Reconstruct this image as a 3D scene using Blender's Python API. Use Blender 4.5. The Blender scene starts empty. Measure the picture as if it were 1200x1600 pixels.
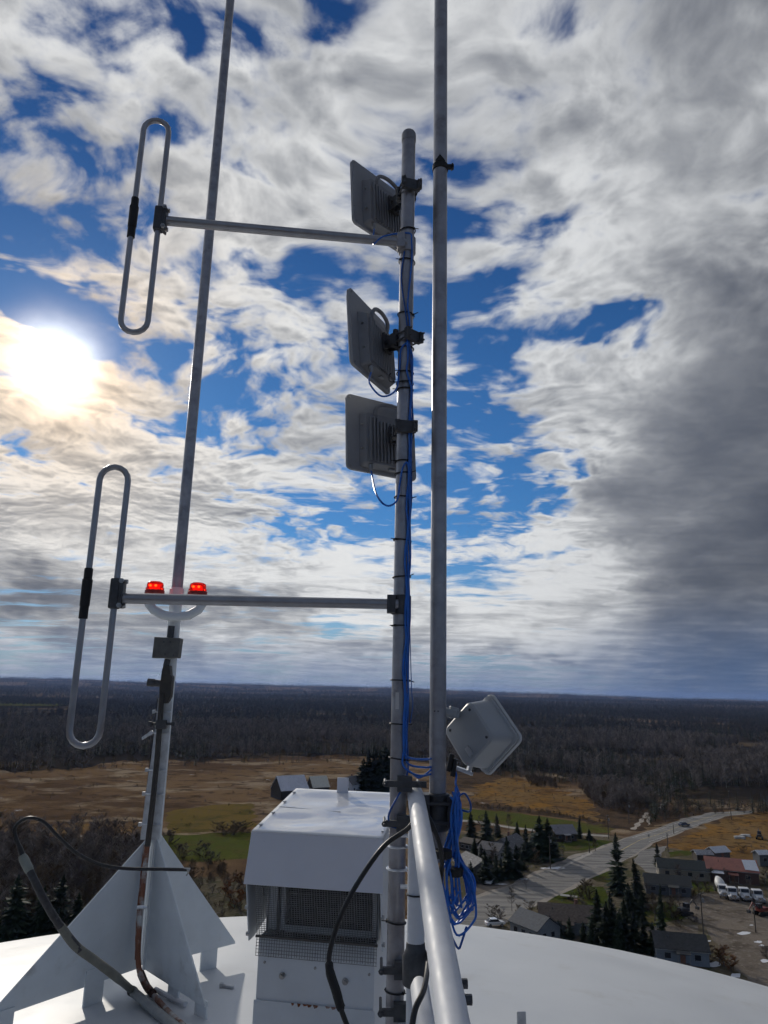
import bpy, bmesh, math, random
import numpy as np
from mathutils import Vector, Matrix, Euler
R = math.radians
random.seed(7); rng = np.random.default_rng(7)
sc = bpy.context.scene
COL = sc.collection

# ------------------------------------------------------------------ camera
HC = 50.0                                   # eye height above the plain
F_PX, PITCH, ROLL = 1130.0, R(13.77), R(1.3)   # for a 1200 x 1600 frame
_F = Vector((0, math.cos(PITCH), math.sin(PITCH)))
_U0 = Vector((0, -math.sin(PITCH), math.cos(PITCH)))
_R = Vector((1, 0, 0))*math.cos(ROLL) + _U0*math.sin(ROLL)
_U = Vector((-1, 0, 0))*math.sin(ROLL) + _U0*math.cos(ROLL)
cam_data = bpy.data.cameras.new('camera')
cam = bpy.data.objects.new('camera', cam_data); COL.objects.link(cam)
cam_data.sensor_fit = 'VERTICAL'; cam_data.sensor_height = 36.0
cam_data.lens = 36.0*F_PX/1600.0
cam_data.clip_start = 0.05; cam_data.clip_end = 60000
m3 = Matrix((_R, _U, -_F)).transposed()
cam.matrix_world = Matrix.Translation((0, 0, HC)) @ m3.to_4x4()
sc.camera = cam

# ------------------------------------------------------------------ world: sky and clouds
SUN_AZ, SUN_EL = R(-26.4), R(22.6)
sun_dir = Vector((math.sin(SUN_AZ)*math.cos(SUN_EL), math.cos(SUN_AZ)*math.cos(SUN_EL), math.sin(SUN_EL)))
world = bpy.data.worlds.new('World'); sc.world = world; world.use_nodes = True
wt = world.node_tree; wt.nodes.clear()

class NG:
    """little helper to write node maths"""
    def __init__(s, t): s.t = t
    def n(s, typ, **kw):
        nd = s.t.nodes.new(typ)
        for k, v in kw.items(): setattr(nd, k, v)
        return nd
    def put(s, sock, v):
        if isinstance(v, bpy.types.NodeSocket): s.t.links.new(v, sock)
        elif v is not None:
            try: sock.default_value = v
            except Exception: sock.default_value = tuple(v)+(1,)
    def m(s, op, a, b=None, c=None, clamp=False):
        nd = s.n('ShaderNodeMath', operation=op); nd.use_clamp = clamp
        for i, v in enumerate((a, b, c)):
            if v is not None: s.put(nd.inputs[i], v)
        return nd.outputs[0]
    def vm(s, op, a, b=None):
        nd = s.n('ShaderNodeVectorMath', operation=op)
        s.put(nd.inputs[0], a)
        if b is not None:
            if op == 'SCALE': s.put(nd.inputs['Scale'], b)
            else: s.put(nd.inputs[1], b)
        return nd.outputs['Value'] if op in ('DOT_PRODUCT', 'LENGTH') else nd.outputs[0]
    def xyz(s, x, y, z):
        nd = s.n('ShaderNodeCombineXYZ')
        for i, v in enumerate((x, y, z)): s.put(nd.inputs[i], v)
        return nd.outputs[0]
    def sep(s, v):
        nd = s.n('ShaderNodeSeparateXYZ'); s.put(nd.inputs[0], v); return nd.outputs
    def noise(s, vec, scale, detail=6, rough=.55, lac=2.0, dist=0, col=False):
        nd = s.n('ShaderNodeTexNoise'); s.put(nd.inputs['Vector'], vec)
        nd.inputs['Scale'].default_value = scale; nd.inputs['Detail'].default_value = detail
        nd.inputs['Roughness'].default_value = rough; nd.inputs['Lacunarity'].default_value = lac
        nd.inputs['Distortion'].default_value = dist
        return nd.outputs['Color' if col else 'Fac']
    def mix(s, f, a, b, blend='MIX'):
        nd = s.n('ShaderNodeMix', data_type='RGBA', blend_type=blend)
        s.put(nd.inputs[0], f); s.put(nd.inputs[6], a); s.put(nd.inputs[7], b)
        return nd.outputs[2]
    def step(s, v, a, b, oa=0., ob=1.):
        nd = s.n('ShaderNodeMapRange', interpolation_type='SMOOTHSTEP')
        s.put(nd.inputs[0], v); s.put(nd.inputs[1], a); s.put(nd.inputs[2], b)
        s.put(nd.inputs[3], oa); s.put(nd.inputs[4], ob)
        return nd.outputs[0]
    def lin(s, v, a, b, oa=0., ob=1.):
        nd = s.n('ShaderNodeMapRange')
        s.put(nd.inputs[0], v); s.put(nd.inputs[1], a); s.put(nd.inputs[2], b)
        s.put(nd.inputs[3], oa); s.put(nd.inputs[4], ob)
        return nd.outputs[0]

def ray(px, py):
    """direction through a point of the 1200 x 1600 frame"""
    return _F*F_PX + _R*(px-600) + _U*(800-py)
def azel(px, py):
    d = ray(px, py).normalized()
    return math.atan2(d.x, d.y), math.asin(d.z)

def build_sky():
    g = NG(wt)
    out = g.n('ShaderNodeOutputWorld'); bg = g.n('ShaderNodeBackground'); wt.links.new(bg.outputs[0], out.inputs[0])
    bg.inputs['Strength'].default_value = 0.1
    sky = g.n('ShaderNodeTexSky'); sky.sky_type = 'NISHITA'; sky.sun_disc = False
    sky.sun_elevation = SUN_EL; sky.sun_rotation = SUN_AZ
    sky.air_density = 1.0; sky.dust_density = 0.1; sky.ozone_density = 4.0; sky.altitude = 300
    d = g.n('ShaderNodeTexCoord').outputs['Generated']
    d = g.vm('NORMALIZE', d); x, y, z = g.sep(d)
    zc = g.m('MAXIMUM', z, 0.0)
    el = g.m('ARCSINE', zc); az = g.m('ARCTAN2', x, y)
    pz = g.m('ADD', zc, .085)
    q0 = g.xyz(g.m('DIVIDE', x, pz), g.m('DIVIDE', y, pz), 0.0)       # a flat cloud deck seen from below
    def n2(vec, scale, detail, rough):
        o = g.noise(vec, scale, detail, rough); o.node.noise_dimensions = '2D'; return o
    def puffs(vec, scale, detail):
        nd = g.n('ShaderNodeTexVoronoi'); nd.voronoi_dimensions = '2D'; nd.feature = 'F1'; nd.normalize = True; g.put(nd.inputs['Vector'], vec)
        nd.inputs['Scale'].default_value = scale; nd.inputs['Detail'].default_value = detail; nd.inputs['Roughness'].default_value = .55; nd.inputs['Lacunarity'].default_value = 2.2
        return g.m('SUBTRACT', 1.0, nd.outputs['Distance'])
    wn = g.noise(q0, 1.3, 3, .5, col=True); wn.node.noise_dimensions = '2D'; w = g.vm('SUBTRACT', wn, (.5, .5, .5))
    q = g.vm('ADD', q0, g.vm('SCALE', w, .42))
    big = n2(q, 1.15, 6, .58)
    qf = g.vm('ADD', q, (3.1, 1.7, 0))
    wn2 = g.noise(q0, 9.0, 1, .5, col=True); wn2.node.noise_dimensions = '2D'; w2 = g.vm('SUBTRACT', wn2, (.5, .5, .5)); qp = g.vm('ADD', qf, g.vm('SCALE', w2, .06))
    fine = g.m('MULTIPLY_ADD', g.m('SUBTRACT', puffs(qp, 5.2, 2), .62), .95, g.m('MULTIPLY_ADD', n2(qf, 5.6, 8, .63), .70, .15))
    fine_s = g.m('MULTIPLY_ADD', g.m('SUBTRACT', puffs(g.vm('ADD', qp, (-.013, .033, 0)), 5.2, 2), .62), .95, g.m('MULTIPLY_ADD', n2(g.vm('ADD', qf, (-.013, .033, 0)), 5.6, 6, .60), .70, .15))
    relief = g.m('SUBTRACT', fine, fine_s)
    # wind-combed rows of small clouds low in the sky
    rows = n2(g.vm('MULTIPLY', g.vm('ADD', q0, g.vm('SCALE', w, .5)), (.75, 1.9, 1)), 2.2, 6, .55)
    low = g.step(el, R(14), R(5))
    # banks and openings, given as direction (azimuth, elevation) with ragged edges
    wz, wy, _ = g.sep(g.vm('SUBTRACT', g.noise(g.vm('MULTIPLY', d, (1, 1, 1.6)), 5.5, 4, .6, col=True), (.5, .5, .5)))
    aw = g.m('MULTIPLY_ADD', wz, .34, az); ew = g.m('MULTIPLY_ADD', wy, .30, el); ae = g.xyz(aw, ew, 0.0)
    def blobs(items):
        tot = None
        for (px, py, sx, sy, amp) in items:
            a, e = azel(px, py); kx, ky = F_PX/sx, F_PX/sy
            nd = g.n('ShaderNodeVectorMath', operation='MULTIPLY_ADD'); g.put(nd.inputs[0], ae); nd.inputs[1].default_value = (kx, ky, 0); nd.inputs[2].default_value = (-a*kx, -e*ky, 0)
            v = g.m('POWER', 0.36788, g.vm('DOT_PRODUCT', nd.outputs[0], nd.outputs[0]))
            tot = g.m('MULTIPLY', v, amp) if tot is None else g.m('MULTIPLY_ADD', v, amp, tot)
        return tot
    cover = blobs([
        (30, 345, 80, 50, -.17), (125, 130, 60, 90, -.10), (170, 90, 120, 60, .06), (275, 25, 50, 40, -.13), (70, 480, 80, 34, -.30),
        (490, 100, 80, 70, -.15), (200, 230, 60, 60, -.08), (380, 200, 50, 60, -.06), (770, 600, 80, 90, -.21), (915, 525, 60, 40, -.24), (850, 740, 75, 55, -.22),
        (440, 630, 120, 70, -.15), (590, 540, 90, 70, -.12), (330, 130, 60, 40, -.10), (540, 300, 50, 40, -.08), (650, 700, 120, 80, -.08), (410, 400, 60, 40, -.12), (600, 800, 180, 60, -.13), (730, 460, 50, 60, -.08),
        (255, 545, 35, 40, -.13), (740, 280, 50, 60, -.10), (250, 410, 40, 30, -.12), (740, 890, 120, 40, -.09),
        (1050, 250, 240, 330, .22), (1120, 800, 230, 250, .34), (120, 760, 230, 130, .16), (100, 590, 110, 60, .12),
        (430, 230, 150, 120, .08), (560, 420, 70, 50, .06), (950, 960, 200, 60, .16), (300, 900, 300, 60, .10), (620, 60, 150, 90, .05),
        (640, 1010, 800, 40, .16)])
    soft = g.step(cover, .08, .34)                  # the great bank is smooth
    fine = g.m('MULTIPLY_ADD', g.m('SUBTRACT', fine, .5), g.lin(soft, 0., 1., 1., .35), .5)
    base = g.m('ADD', g.m('MULTIPLY', big, .44), g.m('MULTIPLY', g.mix(low, fine, rows), .68))
    dens_in = g.m('ADD', base, cover)
    dens = g.step(dens_in, .46, .65)
    thick = g.step(dens_in, .58, .90)
    # darker, heavier cloud
    dark = blobs([(1190, 780, 150, 260, 1.1), (1160, 480, 90, 110, .40), (1060, 880, 130, 130, .45), (1000, 40, 300, 120, .20), (760, 290, 90, 120, .22), (930, 180, 140, 120, .14), (480, 100, 110, 100, .34), (110, 120, 80, 120, .25), (300, 300, 150, 60, .12),
                  (40, 935, 140, 36, 1.5), (340, 968, 90, 26, 1.0), (640, 890, 330, 75, -.55), (880, 1000, 120, 26, -.5), (120, 680, 130, 40, .34), (230, 1000, 240, 22, .30), (440, 858, 50, 14, .4),
                  (660, 990, 80, 18, .35), (590, 1018, 50, 14, .4), (460, 965, 26, 12, .5), (80, 820, 130, 40, .2), (820, 1045, 50, 10, .4)])
    dn = n2(g.vm('ADD', q, (7.7, 2.2, 0)), 2.2, 6, .55)
    dk = g.m('ADD', g.m('ADD', dark, g.m('MULTIPLY', thick, .42)), g.m('ADD', g.m('MULTIPLY', g.m('SUBTRACT', dn, .5), 1.7), g.m('MULTIPLY', relief, g.m('MULTIPLY', g.lin(low, 0., 1., 1.7, .6), g.lin(soft, 0., 1., 1., .2)))))
    dk = g.m('ADD', dk, .14)
    dk = g.m('MULTIPLY', g.m('ADD', dk, g.m('SQRT', g.m('MULTIPLY_ADD', dk, dk, .03))), .5)     # soft floor
    dk = g.m('SUBTRACT', 1.0, g.m('POWER', 0.34, dk))
    cl = g.mix(dk, (7.6, 7.75, 7.9), (.50, .68, 1.12))
    # veiled sun: bright disc and warm aureole in the cloud
    cs = g.m('MINIMUM', g.vm('DOT_PRODUCT', d, tuple(sun_dir)), 1.0)
    ang = g.m('MULTIPLY', g.m('ARCCOSINE', cs), 180/math.pi)
    disc_r = g.m('ADD', ang, g.m('MULTIPLY', wz, 3.0))
    halo = g.m('EXPONENT', g.m('MULTIPLY', g.m('POWER', g.m('DIVIDE', ang, 6.5), 1.3), -1.0))
    wide = g.m('EXPONENT', g.m('MULTIPLY', g.m('DIVIDE', ang, 20.0), -1.0))
    cl = g.mix(g.m('MULTIPLY', wide, .28, clamp=True), cl, g.mix(1.0, cl, (1.25, 1.17, 1.02), 'MULTIPLY'))
    # cloud away from the sun is lit less through
    cl = g.mix(g.step(cs, .25, .90), g.mix(1.0, cl, (.26, .28, .32), 'MULTIPLY'), cl)
    cl = g.mix(halo, cl, g.mix(1.0, cl, (1.85, 1.38, .92), 'MULTIPLY'))
    blue = g.mix(1.0, sky.outputs[0], (.27, .52, .72), 'MULTIPLY')
    blue = g.mix(g.step(el, R(2), R(14)), g.mix(1.0, sky.outputs[0], (.40, .50, .62), 'MULTIPLY'), blue)
    blue = g.mix(g.step(el, R(16), R(48)), blue, g.mix(1.0, blue, (.55, .62, .74), 'MULTIPLY'))
    c = g.mix(dens, blue, cl)
    core = g.m('POWER', 0.36788, g.m('POWER', g.m('DIVIDE', g.m('MAXIMUM', disc_r, 0.0), 2.45), 2.0))
    glow = g.mix(g.step(ang, 2.0, 6.0), (17.0, 16.0, 14.0), (17.0, 11.0, 6.0))
    c = g.mix(1.0, c, g.mix(core, (0, 0, 0), glow), 'ADD')
    veil = g.m('MULTIPLY', g.m('POWER', 0.36788, g.m('DIVIDE', ang, 3.6)), 1.5)
    c = g.mix(1.0, c, g.mix(veil, (0, 0, 0), (1.0, .86, .68)), 'ADD')
    # hazy rain-laden air low over the horizon, with paler shafts
    shaft = g.noise(g.xyz(g.m('ADD', g.m('MULTIPLY', az, 6.0), g.m('MULTIPLY', el, -4.0)), g.m('MULTIPLY', el, .6), 0.0), 1.9, 4, .5)
    band = g.m('MULTIPLY', g.step(el, g.step(az, R(10), R(22), R(5.0), R(8.5)), R(.3)), g.step(shaft, .15, .75, .62, 1.0))
    bcol = g.mix(g.step(az, R(8), R(24)), (1.65, 2.3, 3.7), (.6, 1.15, 2.4))
    c = g.mix(g.m('MULTIPLY', band, .88), c, bcol)
    wt.links.new(c, bg.inputs['Color'])
build_sky()
world.cycles.sampling_method = 'MANUAL'; world.cycles.sample_map_resolution = 256


# ------------------------------------------------------------------ sun, exposure
sun_data = bpy.data.lights.new('sun', 'SUN'); sun_data.energy = 2.0; sun_data.angle = R(1.6)
sun_data.color = (1.0, .93, .82)
sun = bpy.data.objects.new('sun', sun_data); COL.objects.link(sun)
sun.rotation_euler = sun_dir.to_track_quat('Z', 'Y').to_euler()
sun.location = (0, 0, 300)
vs = sc.view_settings; vs.view_transform = 'Standard'; vs.look = 'None'; vs.exposure = 0.0; vs.gamma = 1.0
vs.use_curve_mapping = False
sc.render.engine = 'CYCLES'
sc.cycles.max_bounces = 6; sc.cycles.transparent_max_bounces = 8
sc.cycles.volume_bounces = 0; sc.cycles.max_bounces = 4; sc.cycles.diffuse_bounces = 2
sc.cycles.use_adaptive_sampling = True; sc.cycles.adaptive_threshold = .03; sc.cycles.adaptive_min_samples = 12

# ------------------------------------------------------------------ helpers
def at(px, py, Y):
    d = ray(px, py); d = d*(Y/d.y); return Vector((d.x, d.y, d.z+HC))
def ground(px, py, z=0.0):
    d = ray(px, py); t = (z-HC)/d.z; return Vector((d.x*t, d.y*t, z))
def top_height(base, px, py):
    """height of something standing at base whose top shows at row py"""
    d = ray(px, py); r = math.hypot(base.x, base.y); return HC + d.z*r/math.hypot(d.x, d.y) - base.z
DOME_C, DOME_R = Vector((-.45, 3.7, HC-1.7-18.0)), 18.0
def dome_z(x, y):
    return DOME_C.z + math.sqrt(max(DOME_R**2-(x-DOME_C.x)**2-(y-DOME_C.y)**2, 0.0))
def on_dome(px, py, lift=0.0):
    d = ray(px, py).normalized(); o = Vector((0, 0, HC)) - DOME_C; r = DOME_R+lift
    b = o.dot(d); c = o.dot(o)-r*r; disc = b*b-c
    t = -b-math.sqrt(max(disc, 0.0)); return Vector((0, 0, HC))+d*t

def tag(o, label=None, cat=None, group=None, kind=None):
    if label: o['label'] = label
    if cat: o['category'] = cat
    if group: o['group'] = group
    if kind: o['kind'] = kind
    return o
def thing(name, label, cat, loc=(0, 0, 0), group=None):
    o = bpy.data.objects.new(name, None); COL.objects.link(o); o.location = loc
    o.empty_display_size = .2
    return tag(o, label, cat, group)
_world_loc = {}
def wloc(o):
    v = Vector((0, 0, 0))
    while o is not None: v = v+Vector(o.location); o = o.parent
    return v

class MB:
    """collects shapes (in world coordinates) and links them as one mesh object"""
    def __init__(s): s.v = []; s.f = []
    def add(s, vs_, fs_):
        k = len(s.v); s.v += [Vector(p) for p in vs_]; s.f += [[i+k for i in f] for f in fs_]; return s
    def box(s, c, size, rot=None):
        hx, hy, hz = size[0]/2, size[1]/2, size[2]/2
        c = Vector(c); m = rot if rot is not None else Matrix.Identity(3)
        P = [c + m @ Vector((sx*hx, sy*hy, sz*hz)) for sx in (-1, 1) for sy in (-1, 1) for sz in (-1, 1)]
        return s.add(P, [(0, 1, 3, 2), (4, 6, 7, 5), (0, 4, 5, 1), (2, 3, 7, 6), (0, 2, 6, 4), (1, 5, 7, 3)])
    def prism(s, poly, ext):
        """closed polygon (3-D points) extruded by vector ext"""
        n = len(poly); ext = Vector(ext); P = [Vector(p) for p in poly]
        nrm = Vector((0, 0, 0))
        for i in range(n): nrm += (P[i]-P[0]).cross(P[(i+1) % n]-P[0])
        if nrm.dot(ext) > 0: P = P[::-1]
        vs_ = P+[p+ext for p in P]
        fs_ = [list(range(n)), list(range(2*n-1, n-1, -1))] + [((i+1) % n, i, n+i, n+(i+1) % n) for i in range(n)]
        return s.add(vs_, fs_)
    def tube(s, pts, rad, n=12, caps=True, closed=False):
        P = [Vector(p) for p in pts]; k = len(P)
        rads = rad if isinstance(rad, (list, tuple)) else [rad]*k
        tang = []
        for i in range(k):
            a = P[(i-1) % k] if closed or i > 0 else P[i]
            b = P[(i+1) % k] if closed or i < k-1 else P[i]
            t = (b-a); tang.append(t.normalized() if t.length > 1e-9 else Vector((0, 0, 1)))
        ref = Vector((0, 0, 1)) if abs(tang[0].z) < .9 else Vector((1, 0, 0))
        nx = tang[0].cross(ref).normalized(); vs_ = []
        for i in range(k):
            if i:
                q = tang[i-1].rotation_difference(tang[i]); nx = (q @ nx)
                nx = (nx - tang[i]*nx.dot(tang[i])).normalized()
            ny = tang[i].cross(nx)
            for j in range(n):
                a = 2*math.pi*j/n; vs_.append(P[i]+(nx*math.cos(a)+ny*math.sin(a))*rads[i])
        fs_ = []
        for i in range(k if closed else k-1):
            a, b = i*n, ((i+1) % k)*n
            for j in range(n): fs_.append((a+j, a+(j+1) % n, b+(j+1) % n, b+j))
        if caps and not closed: fs_.append(tuple(range(n))[::-1]); fs_.append(tuple((k-1)*n+j for j in range(n)))
        return s.add(vs_, fs_)
    def cyl(s, a, b, r, r2=None, n=16): return s.tube([a, b], [r, r if r2 is None else r2], n)
    def lathe(s, c, prof, n=20, axis=None):
        """prof: (radius, height) list about axis through c"""
        c = Vector(c); q = Vector((0, 0, 1)).rotation_difference(Vector(axis)) if axis is not None else None
        vs_ = []; fs_ = []
        for (r, h) in prof:
            for j in range(n):
                a = 2*math.pi*j/n; p = Vector((r*math.cos(a), r*math.sin(a), h))
                vs_.append(c+(q @ p if q else p))
        for i in range(len(prof)-1):
            for j in range(n): fs_.append((i*n+j, i*n+(j+1) % n, (i+1)*n+(j+1) % n, (i+1)*n+j))
        fs_.append(tuple(range(n))[::-1]); fs_.append(tuple((len(prof)-1)*n+j for j in range(n)))
        return s.add(vs_, fs_)
    def mesh(s, name, origin=(0, 0, 0), smooth=35):
        me = bpy.data.meshes.new(name); o = Vector(origin)
        me.from_pydata([tuple(p-o) for p in s.v], [], s.f); me.update()
        if smooth:
            me.shade_smooth(); me.set_sharp_from_angle(angle=R(smooth))
        return me
    def build(s, name, mat, parent=None, smooth=35, bevel=0, loc=None, local=False):
        org = Vector((0, 0, 0)) if local else wloc(parent) if parent is not None else Vector(loc if loc is not None else (0, 0, 0))
        me = s.mesh(name, org, smooth); me.materials.append(mat)
        o = bpy.data.objects.new(name, me); COL.objects.link(o)
        if parent is not None: o.parent = parent
        elif loc is not None: o.location = loc
        if bevel:
            b = o.modifiers.new('bevel', 'BEVEL'); b.width = bevel; b.segments = 2; b.limit_method = 'ANGLE'; b.angle_limit = R(40)
        return o
def curve_pts(ctrl, n=8):
    """Catmull-Rom through control points"""
    P = [Vector(p) for p in ctrl]; P = [P[0]*2-P[1]]+P+[P[-1]*2-P[-2]]; out = []
    for i in range(1, len(P)-2):
        for k in range(n):
            t = k/n; a, b, c, d = P[i-1:i+3]
            out.append(.5*((2*b)+(c-a)*t+(2*a-5*b+4*c-d)*t*t+(3*b-a-3*c+d)*t**3))
    out.append(P[-2]); return out

_mats = {}
def M(name, col, rough=.6, metal=0., var=.18, scale=6., bump=0., bscale=60., col2=None, blo=.35, bhi=.65, spec=.5, coat=0., detail=6, rand=0.):
    """Principled with noise-broken colour; col2 = second colour in patches"""
    if name in _mats: return _mats[name]
    mt = bpy.data.materials.new(name); mt.use_nodes = True; t = mt.node_tree; g = NG(t)
    b = t.nodes['Principled BSDF']; tc = g.n('ShaderNodeTexCoord').outputs['Object']
    f = g.noise(tc, scale, detail, .6)
    lo = [max(c*(1-var), 0) for c in col]; hi = [min(c*(1+var), 1) for c in col]
    c = g.mix(g.lin(f, .3, .7), lo, hi)
    if col2 is not None:
        f2 = g.noise(tc, scale*.6+1.3, 9, .65); c = g.mix(g.step(f2, blo, bhi), c, tuple(col2))
    if rand:
        oi = g.n('ShaderNodeObjectInfo').outputs['Random']
        c = g.mix(1.0, c, g.mix(oi, (1-rand,)*3, (1+rand,)*3), 'MULTIPLY')
    t.links.new(c, b.inputs['Base Color'])
    b.inputs['Metallic'].default_value = metal; b.inputs['Specular IOR Level'].default_value = spec
    b.inputs['Coat Weight'].default_value = coat
    rr = g.lin(f, .3, .7, max(rough-.08, .02), min(rough+.08, 1)); t.links.new(rr, b.inputs['Roughness'])
    if bump:
        bn = g.n('ShaderNodeBump'); bn.inputs['Strength'].default_value = bump; bn.inputs['Distance'].default_value = .01
        t.links.new(g.noise(tc, bscale, 4, .6), bn.inputs['Height']); t.links.new(bn.outputs[0], b.inputs['Normal'])
    _mats[name] = mt; return mt

# ================================================================== the water tower roof we stand on
pale_galv = M('pale_galvanised', (.64, .66, .68), .42, metal=.25, var=.22, scale=18, bump=.08, bscale=60)
white_paint = M('white_roof_paint', (.60, .625, .65), .5, var=.05, scale=1.6, bump=.22, bscale=1.4, col2=(.50, .505, .50), blo=.55, bhi=.82)
tower_steel = M('tower_wall_paint', (.72, .74, .76), .5, var=.06, scale=.6)
galv = M('galvanised_steel', (.46, .47, .49), .42, metal=.75, var=.22, scale=26, bump=.06, bscale=120)
galv_bright = M('bright_galvanised_steel', (.70, .72, .75), .34, metal=.7, var=.3, scale=22, bump=.08, bscale=60)
pole_paint = M('grey_pole_metal', (.36, .36, .385), .38, metal=.55, var=.22, scale=13, bump=.05, bscale=70, col2=(.22, .22, .23), blo=.5, bhi=.75)
alu = M('dull_aluminium', (.38, .38, .40), .36, metal=.65, var=.14, scale=14)
dark_metal = M('dark_cast_clamp', (.075, .078, .085), .55, metal=.3, var=.3, scale=40, bump=.1, bscale=160)
black_rubber = M('black_cable_jacket', (.018, .018, .020), .42, var=.3, scale=30)
black_tape = M('black_tape', (.012, .012, .013), .6, var=.3, scale=60, bump=.2, bscale=90)
blue_jacket = M('blue_cable_jacket', (.025, .16, .60), .38, var=.2, scale=30)
blue_dark = M('blue_cable_jacket_weathered', (.02, .10, .38), .42, var=.25, scale=30)
ant_grey = M('antenna_grey_plastic', (.33, .335, .35), .55, var=.08, scale=12, bump=.04, bscale=200)
ant_case = M('antenna_case_paint', (.25, .255, .27), .5, var=.10, scale=14, bump=.05, bscale=140)
bolt_steel = M('bolt_steel', (.38, .38, .38), .35, metal=.9, var=.2, scale=60)
white_pipe_paint = M('white_pipe_paint', (.68, .70, .74), .55, var=.06, scale=22, bump=.05, bscale=35, col2=(.20, .20, .20), blo=.70, bhi=.76)
fin_paint = M('white_fin_paint', (.72, .765, .795), .5, var=.12, scale=2.2, bump=.05, bscale=30, col2=(.45, .455, .44), blo=.56, bhi=.76)
vent_paint = M('white_vent_enamel', (.82, .83, .86), .14, var=.03, scale=3, coat=.8)
vent_dull = M('dull_white_vent_paint', (.66, .68, .70), .5, var=.07, scale=5, col2=(.50, .50, .49), blo=.6, bhi=.85)
wire_metal = M('screen_wire', (.30, .30, .30), .5, metal=.6, var=.2, scale=40)
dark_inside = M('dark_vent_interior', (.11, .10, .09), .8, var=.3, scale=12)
rust = M('rust_streak', (.20, .065, .025), .85, var=.5, scale=30, col2=(.45, .42, .40), blo=.45, bhi=.75)
grey_conduit = M('grey_conduit', (.30, .31, .31), .5, var=.2, scale=20)
box_paint = M('pale_grey_enclosure', (.36, .38, .40), .45, var=.05, scale=10, bump=.03, bscale=150)

tw = thing('water_tower', 'white domed roof of the water tower filling the bottom of the picture', 'water tower', (DOME_C.x, DOME_C.y, 0))
mb = MB(); NA, NRr = 96, 40; cap_r = 9.2
vs_ = [Vector((DOME_C.x, DOME_C.y, dome_z(DOME_C.x, DOME_C.y)))]; fs_ = []
for i in range(1, NRr+1):
    rr = cap_r*i/NRr
    for j in range(NA):
        a = 2*math.pi*j/NA; X, Y_ = DOME_C.x+rr*math.cos(a), DOME_C.y+rr*math.sin(a)
        vs_.append(Vector((X, Y_, dome_z(X, Y_)+.004*math.sin(7*a)*math.sin(rr*2))))
for j in range(NA): fs_.append((0, 1+j, 1+(j+1) % NA))
for i in range(NRr-1):
    for j in range(NA):
        a, b = 1+i*NA, 1+(i+1)*NA; fs_.append((a+j, b+j, b+(j+1) % NA, a+(j+1) % NA))
mb.add(vs_, fs_); mb.build('dome_roof', white_paint, tw, smooth=60)
zr = dome_z(DOME_C.x+cap_r, DOME_C.y)
mb = MB(); mb.lathe((DOME_C.x, DOME_C.y, 0), [(1.9, .05), (1.9, zr-13), (5.0, zr-10.5), (8.6, zr-7.5), (9.6, zr-4.5), (9.7, zr-2.5), (9.45, zr-.7), (cap_r+.004, zr-.012)], 64)
mb.build('tank_wall', tower_steel, tw, smooth=60)

# ================================================================== mast with the radio antennas
MX, MY = .0694, 2.6
def mast_pt(th, z, r): return Vector((MX+r*math.sin(th), MY-r*math.cos(th), z))   # th = 0 faces the camera, + to the right
def mast_z(py): 
    d = ray(628, py); return HC + d.z*MY/d.y
MR = .0285
mast = thing('antenna_mast', 'grey steel pipe mast carrying three square panel antennas and two loop dipoles', 'mast', (MX, MY, dome_z(MX, MY)))
z_top, z_bot = mast_z(206), dome_z(MX, MY)
mb = MB(); mb.tube([(MX, MY, z_bot), (MX, MY, z_top-.03)], MR, 24); mb.build('mast_pipe', pole_paint, mast)
mb = MB(); mb.lathe((MX, MY, z_top-.05), [(MR+.002, 0), (MR+.002, .035), (MR-.003, .046), (MR-.012, .053), (.002, .056)], 24); mb.build('end_cap', ant_case, mast)
def tie(parent, z, r, mat=black_tape, tail=1, cx=None, cy=None, tilt=0.0, thick=.0026):
    cx = MX if cx is None else cx; cy = MY if cy is None else cy
    mb = MB(); pts = []
    for j in range(20):
        a = 2*math.pi*j/20; pts.append((cx+r*math.sin(a), cy-r*math.cos(a), z+tilt*math.sin(a)))
    mb.tube(pts, thick, 6, closed=True)
    a = random.uniform(.6, 1.5)*tail; p = Vector((cx+r*math.sin(a), cy-r*math.cos(a), z+tilt*math.sin(a)))
    mb.box(p, (.008, .008, .007)); mb.tube([p, p+Vector((.018*tail, -.006, random.uniform(-.006, .008)))], .0018, 5)
    return mb.build('cable_tie', mat, parent)
for py in (362, 383, 410, 493, 546, 584, 600, 610, 722, 741, 778, 845, 902, 978, 1063, 1131, 1185, 1440, 1548):
    tie(mast, mast_z(py), MR+(.004 if py < 1200 else .003), tail=random.choice((-1, 1)), tilt=random.uniform(-.004, .004))
for py in (1322, 1357):                                                # pale worm clamps
    tie(mast, mast_z(py), MR+.004, mat=galv_bright, tail=1, thick=.0042)
# small stickers low on the mast
mb = MB()
a0, a1 = -.55, -.1
pts = [mast_pt(a0+(a1-a0)*k/4, mast_z(1108), MR+.001) for k in range(5)]+[mast_pt(a1-(a1-a0)*k/4, mast_z(1082), MR+.001) for k in range(5)]
mb.add(pts, [(0, 1, 8, 9), (1, 2, 7, 8), (2, 3, 6, 7), (3, 4, 5, 6)]); mb.build('sticker', M('sticker_white', (.6, .6, .6), .5), mast)
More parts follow.
